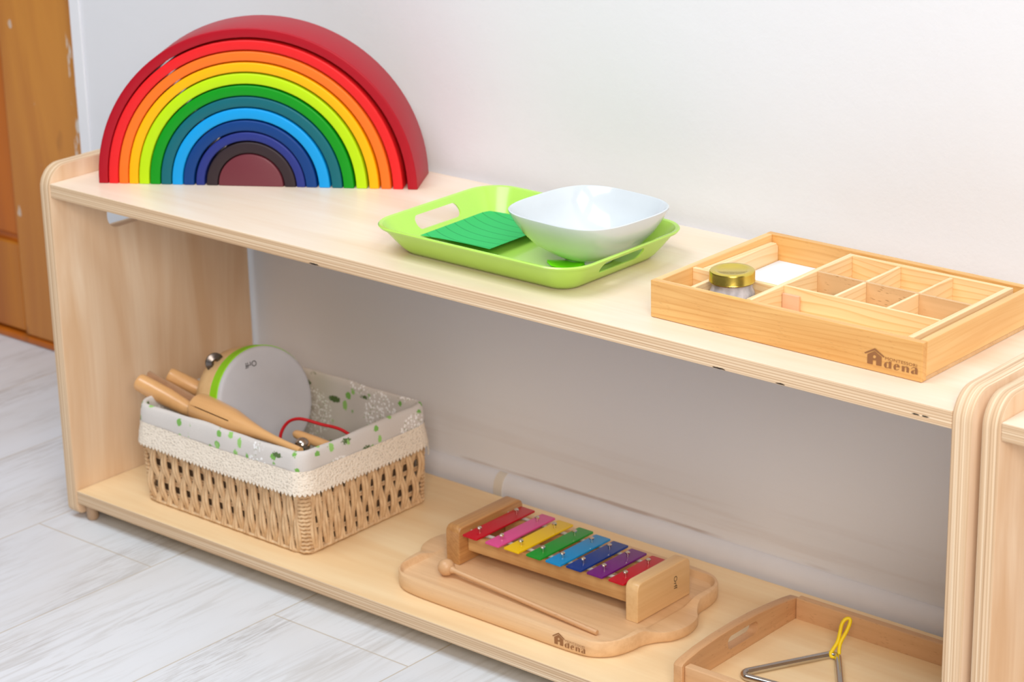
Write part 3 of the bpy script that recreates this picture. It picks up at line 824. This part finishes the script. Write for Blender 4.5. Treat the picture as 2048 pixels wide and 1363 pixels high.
left = [(2*cxm-x, y) for x, y in half[::-1]]
out = half+[(0.700, 0.2750)]+left
outline = []
for p in out:
    if not outline or (Vector(p)-Vector(outline[-1])).length > 0.004: outline.append(p)
outline = spl(outline, 5)
bt = thing('beech_tray', (cxm, 0.155, 0.0), 'beech wood tray with wavy carved handles and brown logo, under the xylophone', 'tray')
def offset_poly(poly, d):
    m = len(poly); o = []
    for i in range(m):
        a = Vector(poly[i-1]); c = Vector(poly[(i+1) % m]); t = (c-a).normalized(); nn = Vector((t.y, -t.x))
        o.append((poly[i][0]-nn.x*d, poly[i][1]-nn.y*d))
    return o
def rim_h(x, y):
    """rim is full height except where it dips over the two handles"""
    k = max(0.0, 1-abs(y-0.155)/0.058) if abs(x-cxm) > 0.14 else 0.0
    k = min(1.0, k*2.2); k = k*k*(3-2*k)
    return 0.0205-0.0065*k
rings = []
for d, z in ((0.004, 0.0004), (0.0015, 0.0012), (0.0, 0.004)): rings.append([(x, y, z) for x, y in offset_poly(outline, d)])
rings.append([(x, y, rim_h(x, y)-0.0022) for x, y in outline])
rings.append([(x, y, rim_h(x, y)-0.0006) for x, y in offset_poly(outline, 0.0007)])
top = offset_poly(outline, 0.0024)
rings.append([(x, y, rim_h(x, y)) for x, y in top])
def ray_hit(poly, cx, cy, px, py):
    dx_, dy_ = px-cx, py-cy; best = None
    for i in range(len(poly)):
        (x1, y1), (x2, y2) = poly[i-1], poly[i]
        ex_, ey_ = x2-x1, y2-y1; den = dx_*ey_-dy_*ex_
        if abs(den) < 1e-12: continue
        t_ = ((x1-cx)*ey_-(y1-cy)*ex_)/den; s_p = ((x1-cx)*dy_-(y1-cy)*dx_)/den
        if t_ > 0 and -1e-6 <= s_p <= 1+1e-6 and (best is None or t_ > best): best = t_
    return (cx+dx_*best, cy+dy_*best)
cyy = 0.156
for i_, fz in ((0.0, 0.0), (0.0009, 0.12), (0.0020, 0.5), (0.0040, 0.85), (0.0075, 1.0), (0.020, 1.0), (0.060, 1.0)):
    rp = rrect(cxm-0.166+i_, cxm+0.166-i_, 0.0465+i_, 0.2655-i_, max(0.004, 0.026-i_*0.6), 16)
    rg = []
    for x, y in top:
        hx_, hy_ = ray_hit(rp, cxm, cyy, x, y)
        rg.append((hx_, hy_, rim_h(x, y)*(1-fz)+0.0118*fz))
    rings.append(rg)
ob = loft(rings)
part('tray_board', ob, MT['beech_tray'], bt, smooth=30)
logo((0.7859, 0.0370, 0.0058), 0.79, 0.90, bt, 0.0004)

# ---------------------------------------------------------------- xylophone
FL = 0.0120
xy = thing('toy_xylophone', (0.695, 0.17, FL), 'toy xylophone with eight coloured metal bars standing on the beech tray', 'xylophone')
def block(x0, x1, y0, y1, z0, z1, r_, m):
    pts = []
    for cy, cz, rad, a in ((y1-r_, z1-r_, r_, 0), (y0+r_, z1-r_, r_, 90)):
        for i in range(7):
            t = math.radians(a+90*i/6); pts.append((cy+rad*math.cos(t), cz+rad*math.sin(t)))
    pts += [(y0, z0), (y1, z0)]
    return prism(pts, 'x', x0, x1, bev=0.0016, seg=3)
part('end_block', block(0.5520, 0.5735, 0.1175, 0.2360, FL+0.0002, 0.0600, 0.009, 0), MT['block_y'], xy, smooth=35, label='darker brown end block')
eb = part('end_block', block(0.8215, 0.8395, 0.1245, 0.2240, FL+0.0002, 0.0605, 0.009, 0), MT['block_pale'], xy, smooth=35, label='pale end block with black lettering')
tb = text_bm('Orff', 0.0088)
wid = max(v.co.x for v in tb.verts)
for v in tb.verts: v.co.x *= 0.0165/wid
place(tb, (0.8396, 0.1925, 0.0455), (0, 0, -1), (0, 1, 0), 0.0)
for v in tb.verts: v.co.x = 0.83965
bmesh.ops.recalc_face_normals(tb, faces=tb.faces)
lt = part('lettering', tb, MT['black_print'], xy, label='black printed lettering')
def rail(y0l, y0r, wid_):
    b = bmesh.new()
    vs = []
    for x, y in ((0.5737, y0l), (0.8213, y0r)):
        vs.append([b.verts.new((x, y+dy, z)) for dy, z in ((0, 0.0265), (wid_, 0.0265), (wid_, 0.0480), (0, 0.0480))])
    for k in range(4): b.faces.new((vs[0][k], vs[0][(k+1) % 4], vs[1][(k+1) % 4], vs[1][k]))
    b.faces.new(vs[0][::-1]); b.faces.new(vs[1]); bmesh.ops.recalc_face_normals(b, faces=b.faces)
    bmesh.ops.bevel(b, geom=list(b.edges), offset=0.0008, segments=2, affect='EDGES')
    return b
part('rail', rail(0.1330, 0.1370, 0.012), MT['rail'], xy)
part('rail', rail(0.2010, 0.1870, 0.012), MT['rail'], xy)
bars = [('red', (206, 10, 40), .5805, .6035, .1155, .2245), ('pink', (236, 92, 160), .6160, .6375, .1160, .2225), ('yellow', (252, 208, 0), .6440, .6675, .1175, .2205),
        ('green', (26, 160, 48), .6770, .6995, .1190, .2190), ('sky blue', (0, 152, 218), .7060, .7290, .1200, .2150), ('blue', (0, 62, 148), .7345, .7575, .1230, .2130),
        ('purple', (124, 28, 132), .7645, .7880, .1240, .2090), ('red', (214, 6, 42), .7960, .8185, .1245, .2080)]
for nm, c3, bx0, bx1, by0, by1 in bars:
    m = MT.setdefault('bar_'+nm, paint('glossy_%s_enamel' % nm.replace(' ', '_'), rgb(*[max(0, v-10) for v in c3]), 0.30, 0.35, 0.08))
    bar = part('bar', prism(rrect(bx0, bx1, by0, by1, 0.0016, 3), 'z', 0.0528, 0.0552, bev=0.0005), m, xy, smooth=35, label='%s metal bar' % nm)
    xm = (bx0+bx1)/2
    for ys in (by0+0.019, by1-0.022):
        s = lathe([(0, 0.0626), (0.0017, 0.0623), (0.0029, 0.0612), (0.0030, 0.0598), (0.0016, 0.0592), (0.0015, 0.0480), (0, 0.0480)], (xm, ys, 0), 16)
        part('screw', s, MT['nickel'], bar, smooth=40, label='silver screw')
for y, dy in ((0.139, 0.004), (0.207, -0.014)):
    fb = bmesh.new(); tube([(0.5745, y, 0.0502), (0.8205, y+dy, 0.0502)], 0.0021, 8, bm=fb)
    part('felt_strip', fb, MT['felt'], xy, smooth=60)

# mallet
ml = thing('xylophone_mallet', (0.58, 0.085, FL), 'wooden mallet with a round head lying on the beech tray before the xylophone', 'mallet')
hb = Vector((0.5795, 0.0870, FL+0.0105))
b = bmesh.new(); bmesh.ops.create_uvsphere(b, u_segments=28, v_segments=18, radius=0.0104)
bmesh.ops.translate(b, verts=b.verts, vec=hb)
part('mallet_head', b, MT['beech'], ml, smooth=80)
st = Vector((0.8215, 0.0727, FL+0.0034)); dd = (st-hb).normalized()
part('mallet_stick', tube([hb+dd*0.0103, hb+dd*0.013, hb+dd*0.015, st-dd*0.001, st], [0.0046, 0.0040, 0.0031, 0.0032, 0.0027], 14), MT['beech'], ml, smooth=40)

# ---------------------------------------------------------------- open beech tray with triangle
bx = thing('handled_tray', (1.11, 0.155, 0.0), 'square-cornered beech tray with arched slotted side at the right end of the bottom shelf', 'tray')
def side_board(x0, x1, flip=False):
    top = [(0.0425, 0.0325), (0.050, 0.0350), (0.075, 0.0385), (0.11, 0.0408), (0.145, 0.0412), (0.18, 0.0400), (0.215, 0.0370), (0.245, 0.0335), (0.262, 0.0305), (0.2690, 0.0270), (0.2715, 0.0225)]
    pts = [(0.2720, 0.0005), (0.0405, 0.0005), (0.0405, 0.0300)]+top
    b = prism(pts[::-1], 'x', x0, x1, bev=0.0016, seg=3)
    return cut(b, [prism(rrect(0.1250, 0.1830, 0.0165, 0.0325, 0.0075), 'x', x0-0.02, x1+0.02)])
part('side_board', side_board(0.9530, 0.9650), MT['beech_y'], bx, smooth=30)
part('side_board', side_board(1.2600, 1.2720), MT['beech_y'], bx, smooth=30)
part('back_board', box(0.9652, 1.2598, 0.2570, 0.2675, 0.0005, 0.0315, 0.0015, 3), MT['beech'], bx)
part('front_board', box(0.9652, 1.2598, 0.0445, 0.0550, 0.0005, 0.0300, 0.0015, 3), MT['beech'], bx)
part('tray_bottom', box(0.9652, 1.2598, 0.0552, 0.2568, 0.0005, 0.0058), MT['birch_low'], bx)

tr = thing('triangle', (1.05, 0.14, 0.006), 'polished steel triangle with a yellow loop lying in the handled beech tray', 'triangle')
zt = 0.0058+0.0042
A = Vector((0.9965, 0.0950, zt)); B = Vector((1.0560, 0.2065, zt)); C = Vector((1.124, 0.112, zt))
# C is chosen so that the right leg runs the way the photo shows
def fillet(a, b_, c, rad, n=8):
    d1 = (a-b_).normalized(); d2 = (c-b_).normalized()
    ang = d1.angle(d2); tl = rad/math.tan(ang/2)
    s = b_+d1*tl; e = b_+d2*tl; cen = b_+(d1+d2).normalized()*(rad/math.sin(ang/2))
    o = []
    for i in range(n+1):
        t = i/n; v = (s-cen).lerp(e-cen, t); o.append(cen+v.normalized()*rad)
    return o
path = [C+(A-C).normalized()*0.016]+fillet(C, A, B, 0.008)+fillet(A, B, C, 0.008)+[C+(B-C).normalized()*0.012, C+(B-C).normalized()*0.006]
part('triangle_bar', tube(path, 0.0041, 18), MT['steel'], tr, smooth=50)
lpts = []
Lc = Vector((1.0560, 0.2010, zt))
e1 = Vector((0.0, 0.62, 0.78)).normalized(); e2 = Vector((0.75, 0.45, 0)).normalized()
lo = [(-0.006, 0.0), (-0.003, -0.0045), (0.004, -0.0032), (0.012, -0.0018), (0.022, -0.0030), (0.032, -0.0046), (0.038, -0.0034), (0.0400, 0.0000), (0.037, 0.0032), (0.026, 0.0036), (0.012, 0.0018), (0.003, 0.0032), (-0.002, 0.0046)]
# the loop hangs through the corner and stands up behind it
nn = len(lo)
ring = []
for k in range(nn):
    for q in range(4):
        t = q/4
        p = [Vector(lo[(k+j-1) % nn]) for j in range(4)]
        s = 0.5*((2*p[1])+(-p[0]+p[2])*t+(2*p[0]-5*p[1]+4*p[2]-p[3])*t*t+(-p[0]+3*p[1]-3*p[2]+p[3])*t**3)
        ring.append(Lc+Vector((0.001, -0.001, 0.0042))+e1*s.x+e2*s.y)
part('hanging_loop', tube(ring, 0.0021, 10, closed=True), MT['yellow_cord'], tr, smooth=60, label='yellow elastic loop')
single('triangle_beater', tube([(1.181, 0.2220, 0.0098), (1.185, 0.2190, 0.0098), (1.2400, 0.1400, 0.0098)], [0.0025, 0.0036, 0.0036], 12), MT['dark_metal'], 'dark metal beater rod lying in the handled tray, its tip beside the shelf panel', 'rod', (1.17, 0.22, 0.0058), smooth=40)

# ---------------------------------------------------------------- basket
bk = thing('lined_basket', (0.243, 0.15, 0.0), 'woven rope basket with printed linen liner and lace trim on the bottom shelf', 'basket')
bw0 = (0.0975, 0.3870, 0.0430, 0.2570)       # foot rectangle
bw1 = (0.0925, 0.3905, 0.0385, 0.2600)       # rim rectangle
def bwall(u, z, off=0.0):
    """point on the wicker wall: u runs round the perimeter 0..4 (front, right, back, left), rounded corners"""
    k = z/0.118
    x0, x1, y0, y1 = [a+(b_-a)*k for a, b_ in zip(bw0, bw1)]
    x0 -= off; x1 += off; y0 -= off; y1 += off
    rc = 0.009
    per = []
    s = u % 4; side = int(s); t = s-side
    if side == 0: p = (x0+rc+(x1-x0-2*rc)*t, y0)
    elif side == 1: p = (x1, y0+rc+(y1-y0-2*rc)*t)
    elif side == 2: p = (x1-rc-(x1-x0-2*rc)*t, y1)
    else: p = (x0, y1-rc-(y1-y0-2*rc)*t)
    return Vector((p[0], p[1], z))
NRM = [Vector((0, -1, 0)), Vector((1, 0, 0)), Vector((0, 1, 0)), Vector((-1, 0, 0))]
TAN = [Vector((1, 0, 0)), Vector((0, 1, 0)), Vector((-1, 0, 0)), Vector((0, -1, 0))]
wb = bmesh.new()
# horizontal rods
for z in (0.004, 0.018, 0.034, 0.050, 0.066, 0.082, 0.098):
    pts = []
    for side in range(4):
        for q in range(9): pts.append(bwall(side+q/8*0.9999, z, -0.0012))
    for dz in (-0.0016, 0.0016):
        tube([p+Vector((0, 0, dz)) for p in pts], 0.0017, 6, closed=True, bm=wb)
# uprights, in front of and behind the rods by turns
rnd = random.Random(3)
for side, n in ((0, 27), (1, 20), (2, 27), (3, 20)):
    for k in range(n):
        t = (k+0.5)/n
        sgn = 1 if k % 2 == 0 else -1
        jit = rnd.uniform(-0.0004, 0.0004); lean = rnd.uniform(-0.0006, 0.0006)
        for dbl in (-1, 1):
            pts = []
            for q in range(29):
                z = 0.003+q/28*0.099
                ph = (z-0.010)/0.032*PI
                w_ = math.sin(ph+(0 if sgn > 0 else PI))
                amp = 0.0024*w_+0.0014
                swirl = dbl*(0.0018+0.0010*w_)
                pts.append(bwall(side+t*0.9999, z, amp)+TAN[side]*(swirl+jit+lean*(z/0.1)+0.0009*math.cos(ph*1.0+(0 if sgn > 0 else PI))))
            tube(pts, 0.0026, 7, bm=wb)
# wrapped corners: stacks of little horizontal loops
for cx, cy, sx_, sy_ in ((0, 2, -1, -1), (1, 2, 1, -1), (1, 3, 1, 1), (0, 3, -1, 1)):
    for q in range(19):
        z = 0.004+q*0.0053; k = z/0.118
        X = bw0[cx]+(bw1[cx]-bw0[cx])*k; Y = bw0[cy]+(bw1[cy]-bw0[cy])*k
        loop = []
        for a in range(9):
            th = PI/2*a/8
            loop.append((X-sx_*0.0085+sx_*0.0100*math.sin(th), Y-sy_*0.0085+sy_*0.0100*math.cos(th), z+0.0006*math.sin(a*2+q)))
        tube(loop, 0.0025, 6, bm=wb)
# braid along the foot and solid base
pts = []
for side in range(4):
    for q in range(24): pts.append(bwall(side+q/24, 0.0030, 0.0018)+Vector((0, 0, 0.0004*math.sin(q*2.6))))
tube(pts, 0.0026, 6, closed=True, bm=wb)
box(bw0[0]+0.004, bw0[1]-0.004, bw0[2]+0.004, bw0[3]-0.004, 0.001, 0.004, bm=wb)
wk = part('woven_body', wb, MT['rope'], bk, smooth=60)
# plain sheet painted dark brown as the shade seen between the strands
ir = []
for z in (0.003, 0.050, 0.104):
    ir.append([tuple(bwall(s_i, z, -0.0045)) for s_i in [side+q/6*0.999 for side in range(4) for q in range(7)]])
part('inner_shade_sheet', loft(ir, False, False), MT['basket_shade'], bk)

# linen liner folded over the rim
def rr_ring(off, z, wob=0.0, rc=0.016):
    x0, x1, y0, y1 = bw1[0]-off, bw1[1]+off, bw1[2]-off, bw1[3]+off
    pts = []
    ps = rrect(x0, x1, y0, y1, rc+max(off, -0.01), 6)
    # subdivide straights
    full = []
    m = len(ps)
    for i in range(m):
        a = Vector(ps[i]); c = Vector(ps[(i+1) % m]); n_ = max(1, int((c-a).length/0.006))
        for q in range(n_): full.append(a.lerp(c, q/n_))
    for i, p in enumerate(full):
        cen = Vector((0.2415, 0.149)); d = (p-cen).normalized()
        s = i*0.55
        pts.append((p.x+d.x*wob*math.sin(s)*0.6, p.y+d.y*wob*math.sin(s), z+wob*0.8*math.sin(i*0.23+1.0)))
    return pts
N = len(rr_ring(0.0, 0))
def fixn(rg):
    """resample a closed ring to 160 points"""
    P = [Vector(p) for p in rg]; m = len(P); Ls = [0]
    for i in range(m): Ls.append(Ls[-1]+(P[(i+1) % m]-P[i]).length)
    o = []; j = 0
    for k in range(168):
        s = Ls[-1]*k/168
        while Ls[j+1] < s: j += 1
        t = (s-Ls[j])/max(1e-9, Ls[j+1]-Ls[j]); o.append(tuple(P[j].lerp(P[(j+1) % m], t)))
    return o
lr = [(0.0045, 0.107, 0.0004), (0.0050, 0.116, 0.0007), (0.0042, 0.126, 0.0009), (0.0030, 0.1325, 0.0010), (0.0010, 0.1360, 0.0010), (-0.0018, 0.1368, 0.0010), (-0.0040, 0.1345, 0.0009), (-0.0052, 0.128, 0.0008), (-0.0062, 0.105, 0.0010), (-0.0080, 0.06, 0.0012), (-0.0095, 0.020, 0.0006), (-0.0150, 0.0090, 0.0)]
rings = [fixn(rr_ring(o_, z, w_)) for o_, z, w_ in lr]
part('fabric_liner', loft(rings, False, True), MT['liner'], bk, smooth=70, label='pale linen liner with green leaves and white blossoms')
# lace: scalloped hem below the fold
def lace_ring(off, z, scal=0.0):
    rg = fixn(rr_ring(off, z, 0.0))
    P = []
    for i in range(168):
        a = Vector(rg[i]); c = Vector(rg[(i+1) % 168])
        for q in range(6):
            p = a.lerp(c, q/6); k = i*6+q
            p.z += scal*abs(math.sin(k*PI/6.0))-0.0012*math.sin(k*0.021)
            P.append(tuple(p))
    return P
rings = [lace_ring(0.0056, 0.1115), lace_ring(0.0062, 0.104), lace_ring(0.0082, 0.095), lace_ring(0.0092, 0.0865), lace_ring(0.0100, 0.0840, -0.0042)]
part('lace_trim', loft(rings, False, False), MT['lace'], bk, smooth=70, label='cream lace hem with scalloped edge')
tb = bmesh.new()
tube([(0.3945, 0.2590, 0.084), (0.3960, 0.2575, 0.077), (0.3985, 0.2560, 0.072), (0.3980, 0.2555, 0.068)], [0.0012, 0.0016, 0.0014, 0.0010], 6, bm=tb)
part('tie_ribbon', tb, MT['felt'], bk, smooth=60, label='white tie end')

# ---------------------------------------------------------------- instruments in the basket
# headed drum with lime ribbon
dc = Vector((0.2120, 0.1520, 0.1290))
az, el = math.radians(-8), math.radians(15)
dn_ = Vector((math.cos(az)*math.cos(el), math.sin(az)*math.cos(el), math.sin(el)))
q = dn_.to_track_quat('Z', 'Y')
RD = 0.0720
dm = thing('hand_drum', tuple(dc), 'round hand drum with grey skin and lime green ribbon tilted in the basket', 'drum')
part('drum_skin', lathe([(0, 0.0006), (RD-0.006, 0.0004), (RD-0.0022, 0.0), (RD-0.0002, -0.0016), (RD+0.0004, -0.004), (RD-0.003, -0.0045), (0, -0.003)], dc, 64, dn_), MT['skin'], dm, smooth=50, label='grey drum skin')
part('ribbon', lathe([(RD+0.0004, -0.0042), (RD+0.0014, -0.0048), (RD+0.0018, -0.0205), (RD+0.0008, -0.0212), (RD-0.002, -0.0212), (RD-0.002, -0.0042), (RD+0.0004, -0.0042)], dc, 64, dn_), MT['green_band'], dm, smooth=40, label='lime green ribbon')
part('drum_shell', lathe([(RD-0.0045, -0.0047), (RD-0.0006, -0.0130), (RD+0.0004, -0.0215), (RD+0.0010, -0.0400), (RD-0.0005, -0.0560), (RD-0.004, -0.0600), (RD-0.014, -0.0600), (RD-0.0100, -0.0300), (RD-0.0065, -0.0047), (RD-0.0045, -0.0047)], dc, 64, dn_), MT['shell'], dm, smooth=50, label='pale wooden shell')
tb = text_bm('Orff', 0.0105)
wid = max(v.co.x for v in tb.verts)
sx = q @ Vector((1, 0, 0)); sy = q @ Vector((0, 1, 0))
hx = Vector((0, 0, 1)).cross(dn_).normalized(); hy = dn_.cross(hx).normalized()
# the word reads upside down on the upper part of the skin
for v in tb.verts: v.co.x = (v.co.x-wid/2)
place(tb, dc+hy*0.0560-hx*0.012, -hx, -hy, 0.0009)
part('lettering', tb, MT['black_print'], dm, label='small black lettering')
# jingle in a slot of the shell: two cupped discs
for a_deg, lab in ((122, 'a'),):
    a = math.radians(a_deg)
    rad = hx*math.cos(a)+hy*math.sin(a)
    jcn = dc-dn_*0.0400+rad*(RD+0.0010)
    tangent = dn_.cross(rad).normalized()
    ax = (tangent*0.35+dn_*0.94).normalized()
    jb = bmesh.new()
    lathe([(0.0025, 0.0008), (0.006, 0.0032), (0.0105, 0.0010), (0.0128, 0.0002), (0.0128, -0.0004), (0.0100, 0.0002), (0.006, 0.0024), (0.0025, 0.0), (0.0025, 0.0008)], jcn+ax*0.0010, 28, ax, bm=jb)
    lathe([(0.0025, 0.0008), (0.006, 0.0032), (0.0105, 0.0010), (0.0128, 0.0002), (0.0128, -0.0004), (0.0100, 0.0002), (0.006, 0.0024), (0.0025, 0.0), (0.0025, 0.0008)], jcn-ax*0.0010, 28, -ax, bm=jb)
    part('jingle', jb, MT['dark_metal'], dm, smooth=50, label='dark metal jingle')

def turned(path, rads, n=26): return tube(path, rads, n)
# wooden clapper nearest the front rim, with a slit in its thick end
def lerp_path(a, b_, ts): return [a.lerp(b_, t) for t in ts]
cA = Vector((0.1720, 0.0700, 0.1370)); cB = Vector((0.3720, 0.0560, 0.1305))
cl = thing('slotted_wooden_clapper', tuple(cA), 'tapered wooden clapper with a slit lying along the front rim of the basket', 'clapper')
ts = [0.0, 0.012, 0.03, 0.15, 0.35, 0.50, 0.62, 0.74, 0.86, 1.0]
rs = [0.0168, 0.0188, 0.0194, 0.0192, 0.0168, 0.0112, 0.0075, 0.0056, 0.0048, 0.0046]
body = turned(lerp_path(cA, cB, ts), rs)
ad = (cB-cA).normalized()
view = Vector((0.69, -0.64, 0.35)); side_n = (view-ad*view.dot(ad)).normalized(); upn = ad.cross(side_n).normalized()
sl = bmesh.new()
vv = []
c0 = cA+ad*(-0.01); c1 = cA+ad*0.078
for cc in (c0, c1):
    for du, dw in ((-0.0007, 0.03), (0.0007, 0.03), (0.0007, 0.002), (-0.0007, 0.002)):
        vv.append(sl.verts.new(cc+upn*(du+0.0005)+side_n*dw))
for k in range(4): sl.faces.new((vv[k], vv[(k+1) % 4], vv[4+(k+1) % 4], vv[4+k]))
sl.faces.new(vv[:4][::-1]); sl.faces.new(vv[4:]); bmesh.ops.recalc_face_normals(sl, faces=sl.faces)
part('clapper_body', cut(body, [sl]), MT['toy'], cl, smooth=40)

# clapper over the left rim with a flat board behind its handle
hA = Vector((0.0655, 0.0640, 0.1500)); hB = Vector((0.1420, 0.0880, 0.1180))
cp = thing('wooden_castanet', tuple(hA), 'wooden castanet with round handle and flat board, leaning over the left basket rim', 'castanet')
ts = [0.0, 0.02, 0.05, 0.3, 0.55, 0.8, 1.0]
part('handle', turned(lerp_path(hA, hB, ts), [0.0098, 0.0112, 0.0117, 0.0122, 0.0122, 0.0105, 0.0090]), MT['toy'], cp, smooth=40)
hd = (hB-hA).normalized()
sd = hd.cross(Vector((0, 0, 1))).normalized(); ud = sd.cross(hd).normalized()
bo = bmesh.new(); vv = []
o0 = hA+hd*0.004-sd*0.0135+ud*0.004; o1 = o0+hd*0.078
for cc in (o0, o1):
    for a_, c2 in ((-0.0025, -0.007), (0.0025, -0.007), (0.0025, 0.009), (-0.0025, 0.009)):
        vv.append(bo.verts.new(cc+sd*a_+ud*c2))
for k in range(4): bo.faces.new((vv[k], vv[(k+1) % 4], vv[4+(k+1) % 4], vv[4+k]))
bo.faces.new(vv[:4][::-1]); bo.faces.new(vv[4:]); bmesh.ops.recalc_face_normals(bo, faces=bo.faces)
bmesh.ops.bevel(bo, geom=list(bo.edges), offset=0.0008, segments=2, affect='EDGES')
part('board', bo, wood('greyish_brown_board', rgb(196, 160, 130), rgb(160, 122, 92), 'x', 0.5, rough=0.4, coat=0.3), cp, label='greyish brown flat board')

eA = Vector((0.0870, 0.0980, 0.1540)); eB = Vector((0.1400, 0.1300, 0.1240))
single('rhythm_stick', turned(lerp_path(eA, eB, [0, 0.03, 0.07, 0.5, 1.0]), [0.0088, 0.0101, 0.0106, 0.0108, 0.0108]), MT['toy'], 'plain round wooden stick poking up between the castanet and the drum', 'stick', tuple(eA), smooth=40)

# red cord, bell stick
cordp = [(0.2700, 0.118, 0.098), (0.2700, 0.120, 0.108), (0.2730, 0.124, 0.118), (0.2800, 0.128, 0.126), (0.2905, 0.132, 0.130), (0.3010, 0.136, 0.1297), (0.3100, 0.142, 0.1265), (0.3190, 0.148, 0.1235), (0.3300, 0.153, 0.1220), (0.3420, 0.157, 0.1195), (0.3540, 0.160, 0.1140), (0.3640, 0.162, 0.1060), (0.368, 0.162, 0.096)]
cs = []
Pc = [Vector(p) for p in cordp]
for i in range(len(Pc)-1):
    p0 = Pc[max(i-1, 0)]; p1 = Pc[i]; p2 = Pc[i+1]; p3 = Pc[min(i+2, len(Pc)-1)]
    for k in range(4):
        t = k/4; cs.append(0.5*((2*p1)+(-p0+p2)*t+(2*p0-5*p1+4*p2-p3)*t*t+(-p0+3*p1-3*p2+p3)*t**3))
single('red_cord', tube(cs, 0.0021, 8), MT['red_cord'], 'red cord looping in front of the drum inside the basket', 'cord', cordp[0], smooth=60)

bs = thing('bell_stick', (0.30, 0.115, 0.105), 'wooden bell stick with a small round bell, inside the front corner of the basket', 'bell')
part('stick', tube([(0.2900, 0.1240, 0.1125), (0.2930, 0.1240, 0.1125), (0.300, 0.1245, 0.1120), (0.330, 0.1265, 0.1095), (0.362, 0.129, 0.1060)], [0.003, 0.0052, 0.0062, 0.0066, 0.0066], 16), MT['toy'], bs, smooth=50)
b = bmesh.new(); bmesh.ops.create_uvsphere(b, u_segments=22, v_segments=14, radius=0.0098)
bc = Vector((0.3240, 0.1050, 0.1110)); bmesh.ops.translate(b, verts=b.verts, vec=bc)
bl = part('bell', b, metal('bell_metal', (0.55, 0.48, 0.42, 1), 0.15), bs, smooth=80, label='small round silver bell')
part('strap', box(0.3130, 0.3400, 0.0900, 0.1000, 0.0920, 0.1070, 0.002), MT['teal'], bs, label='teal strap')
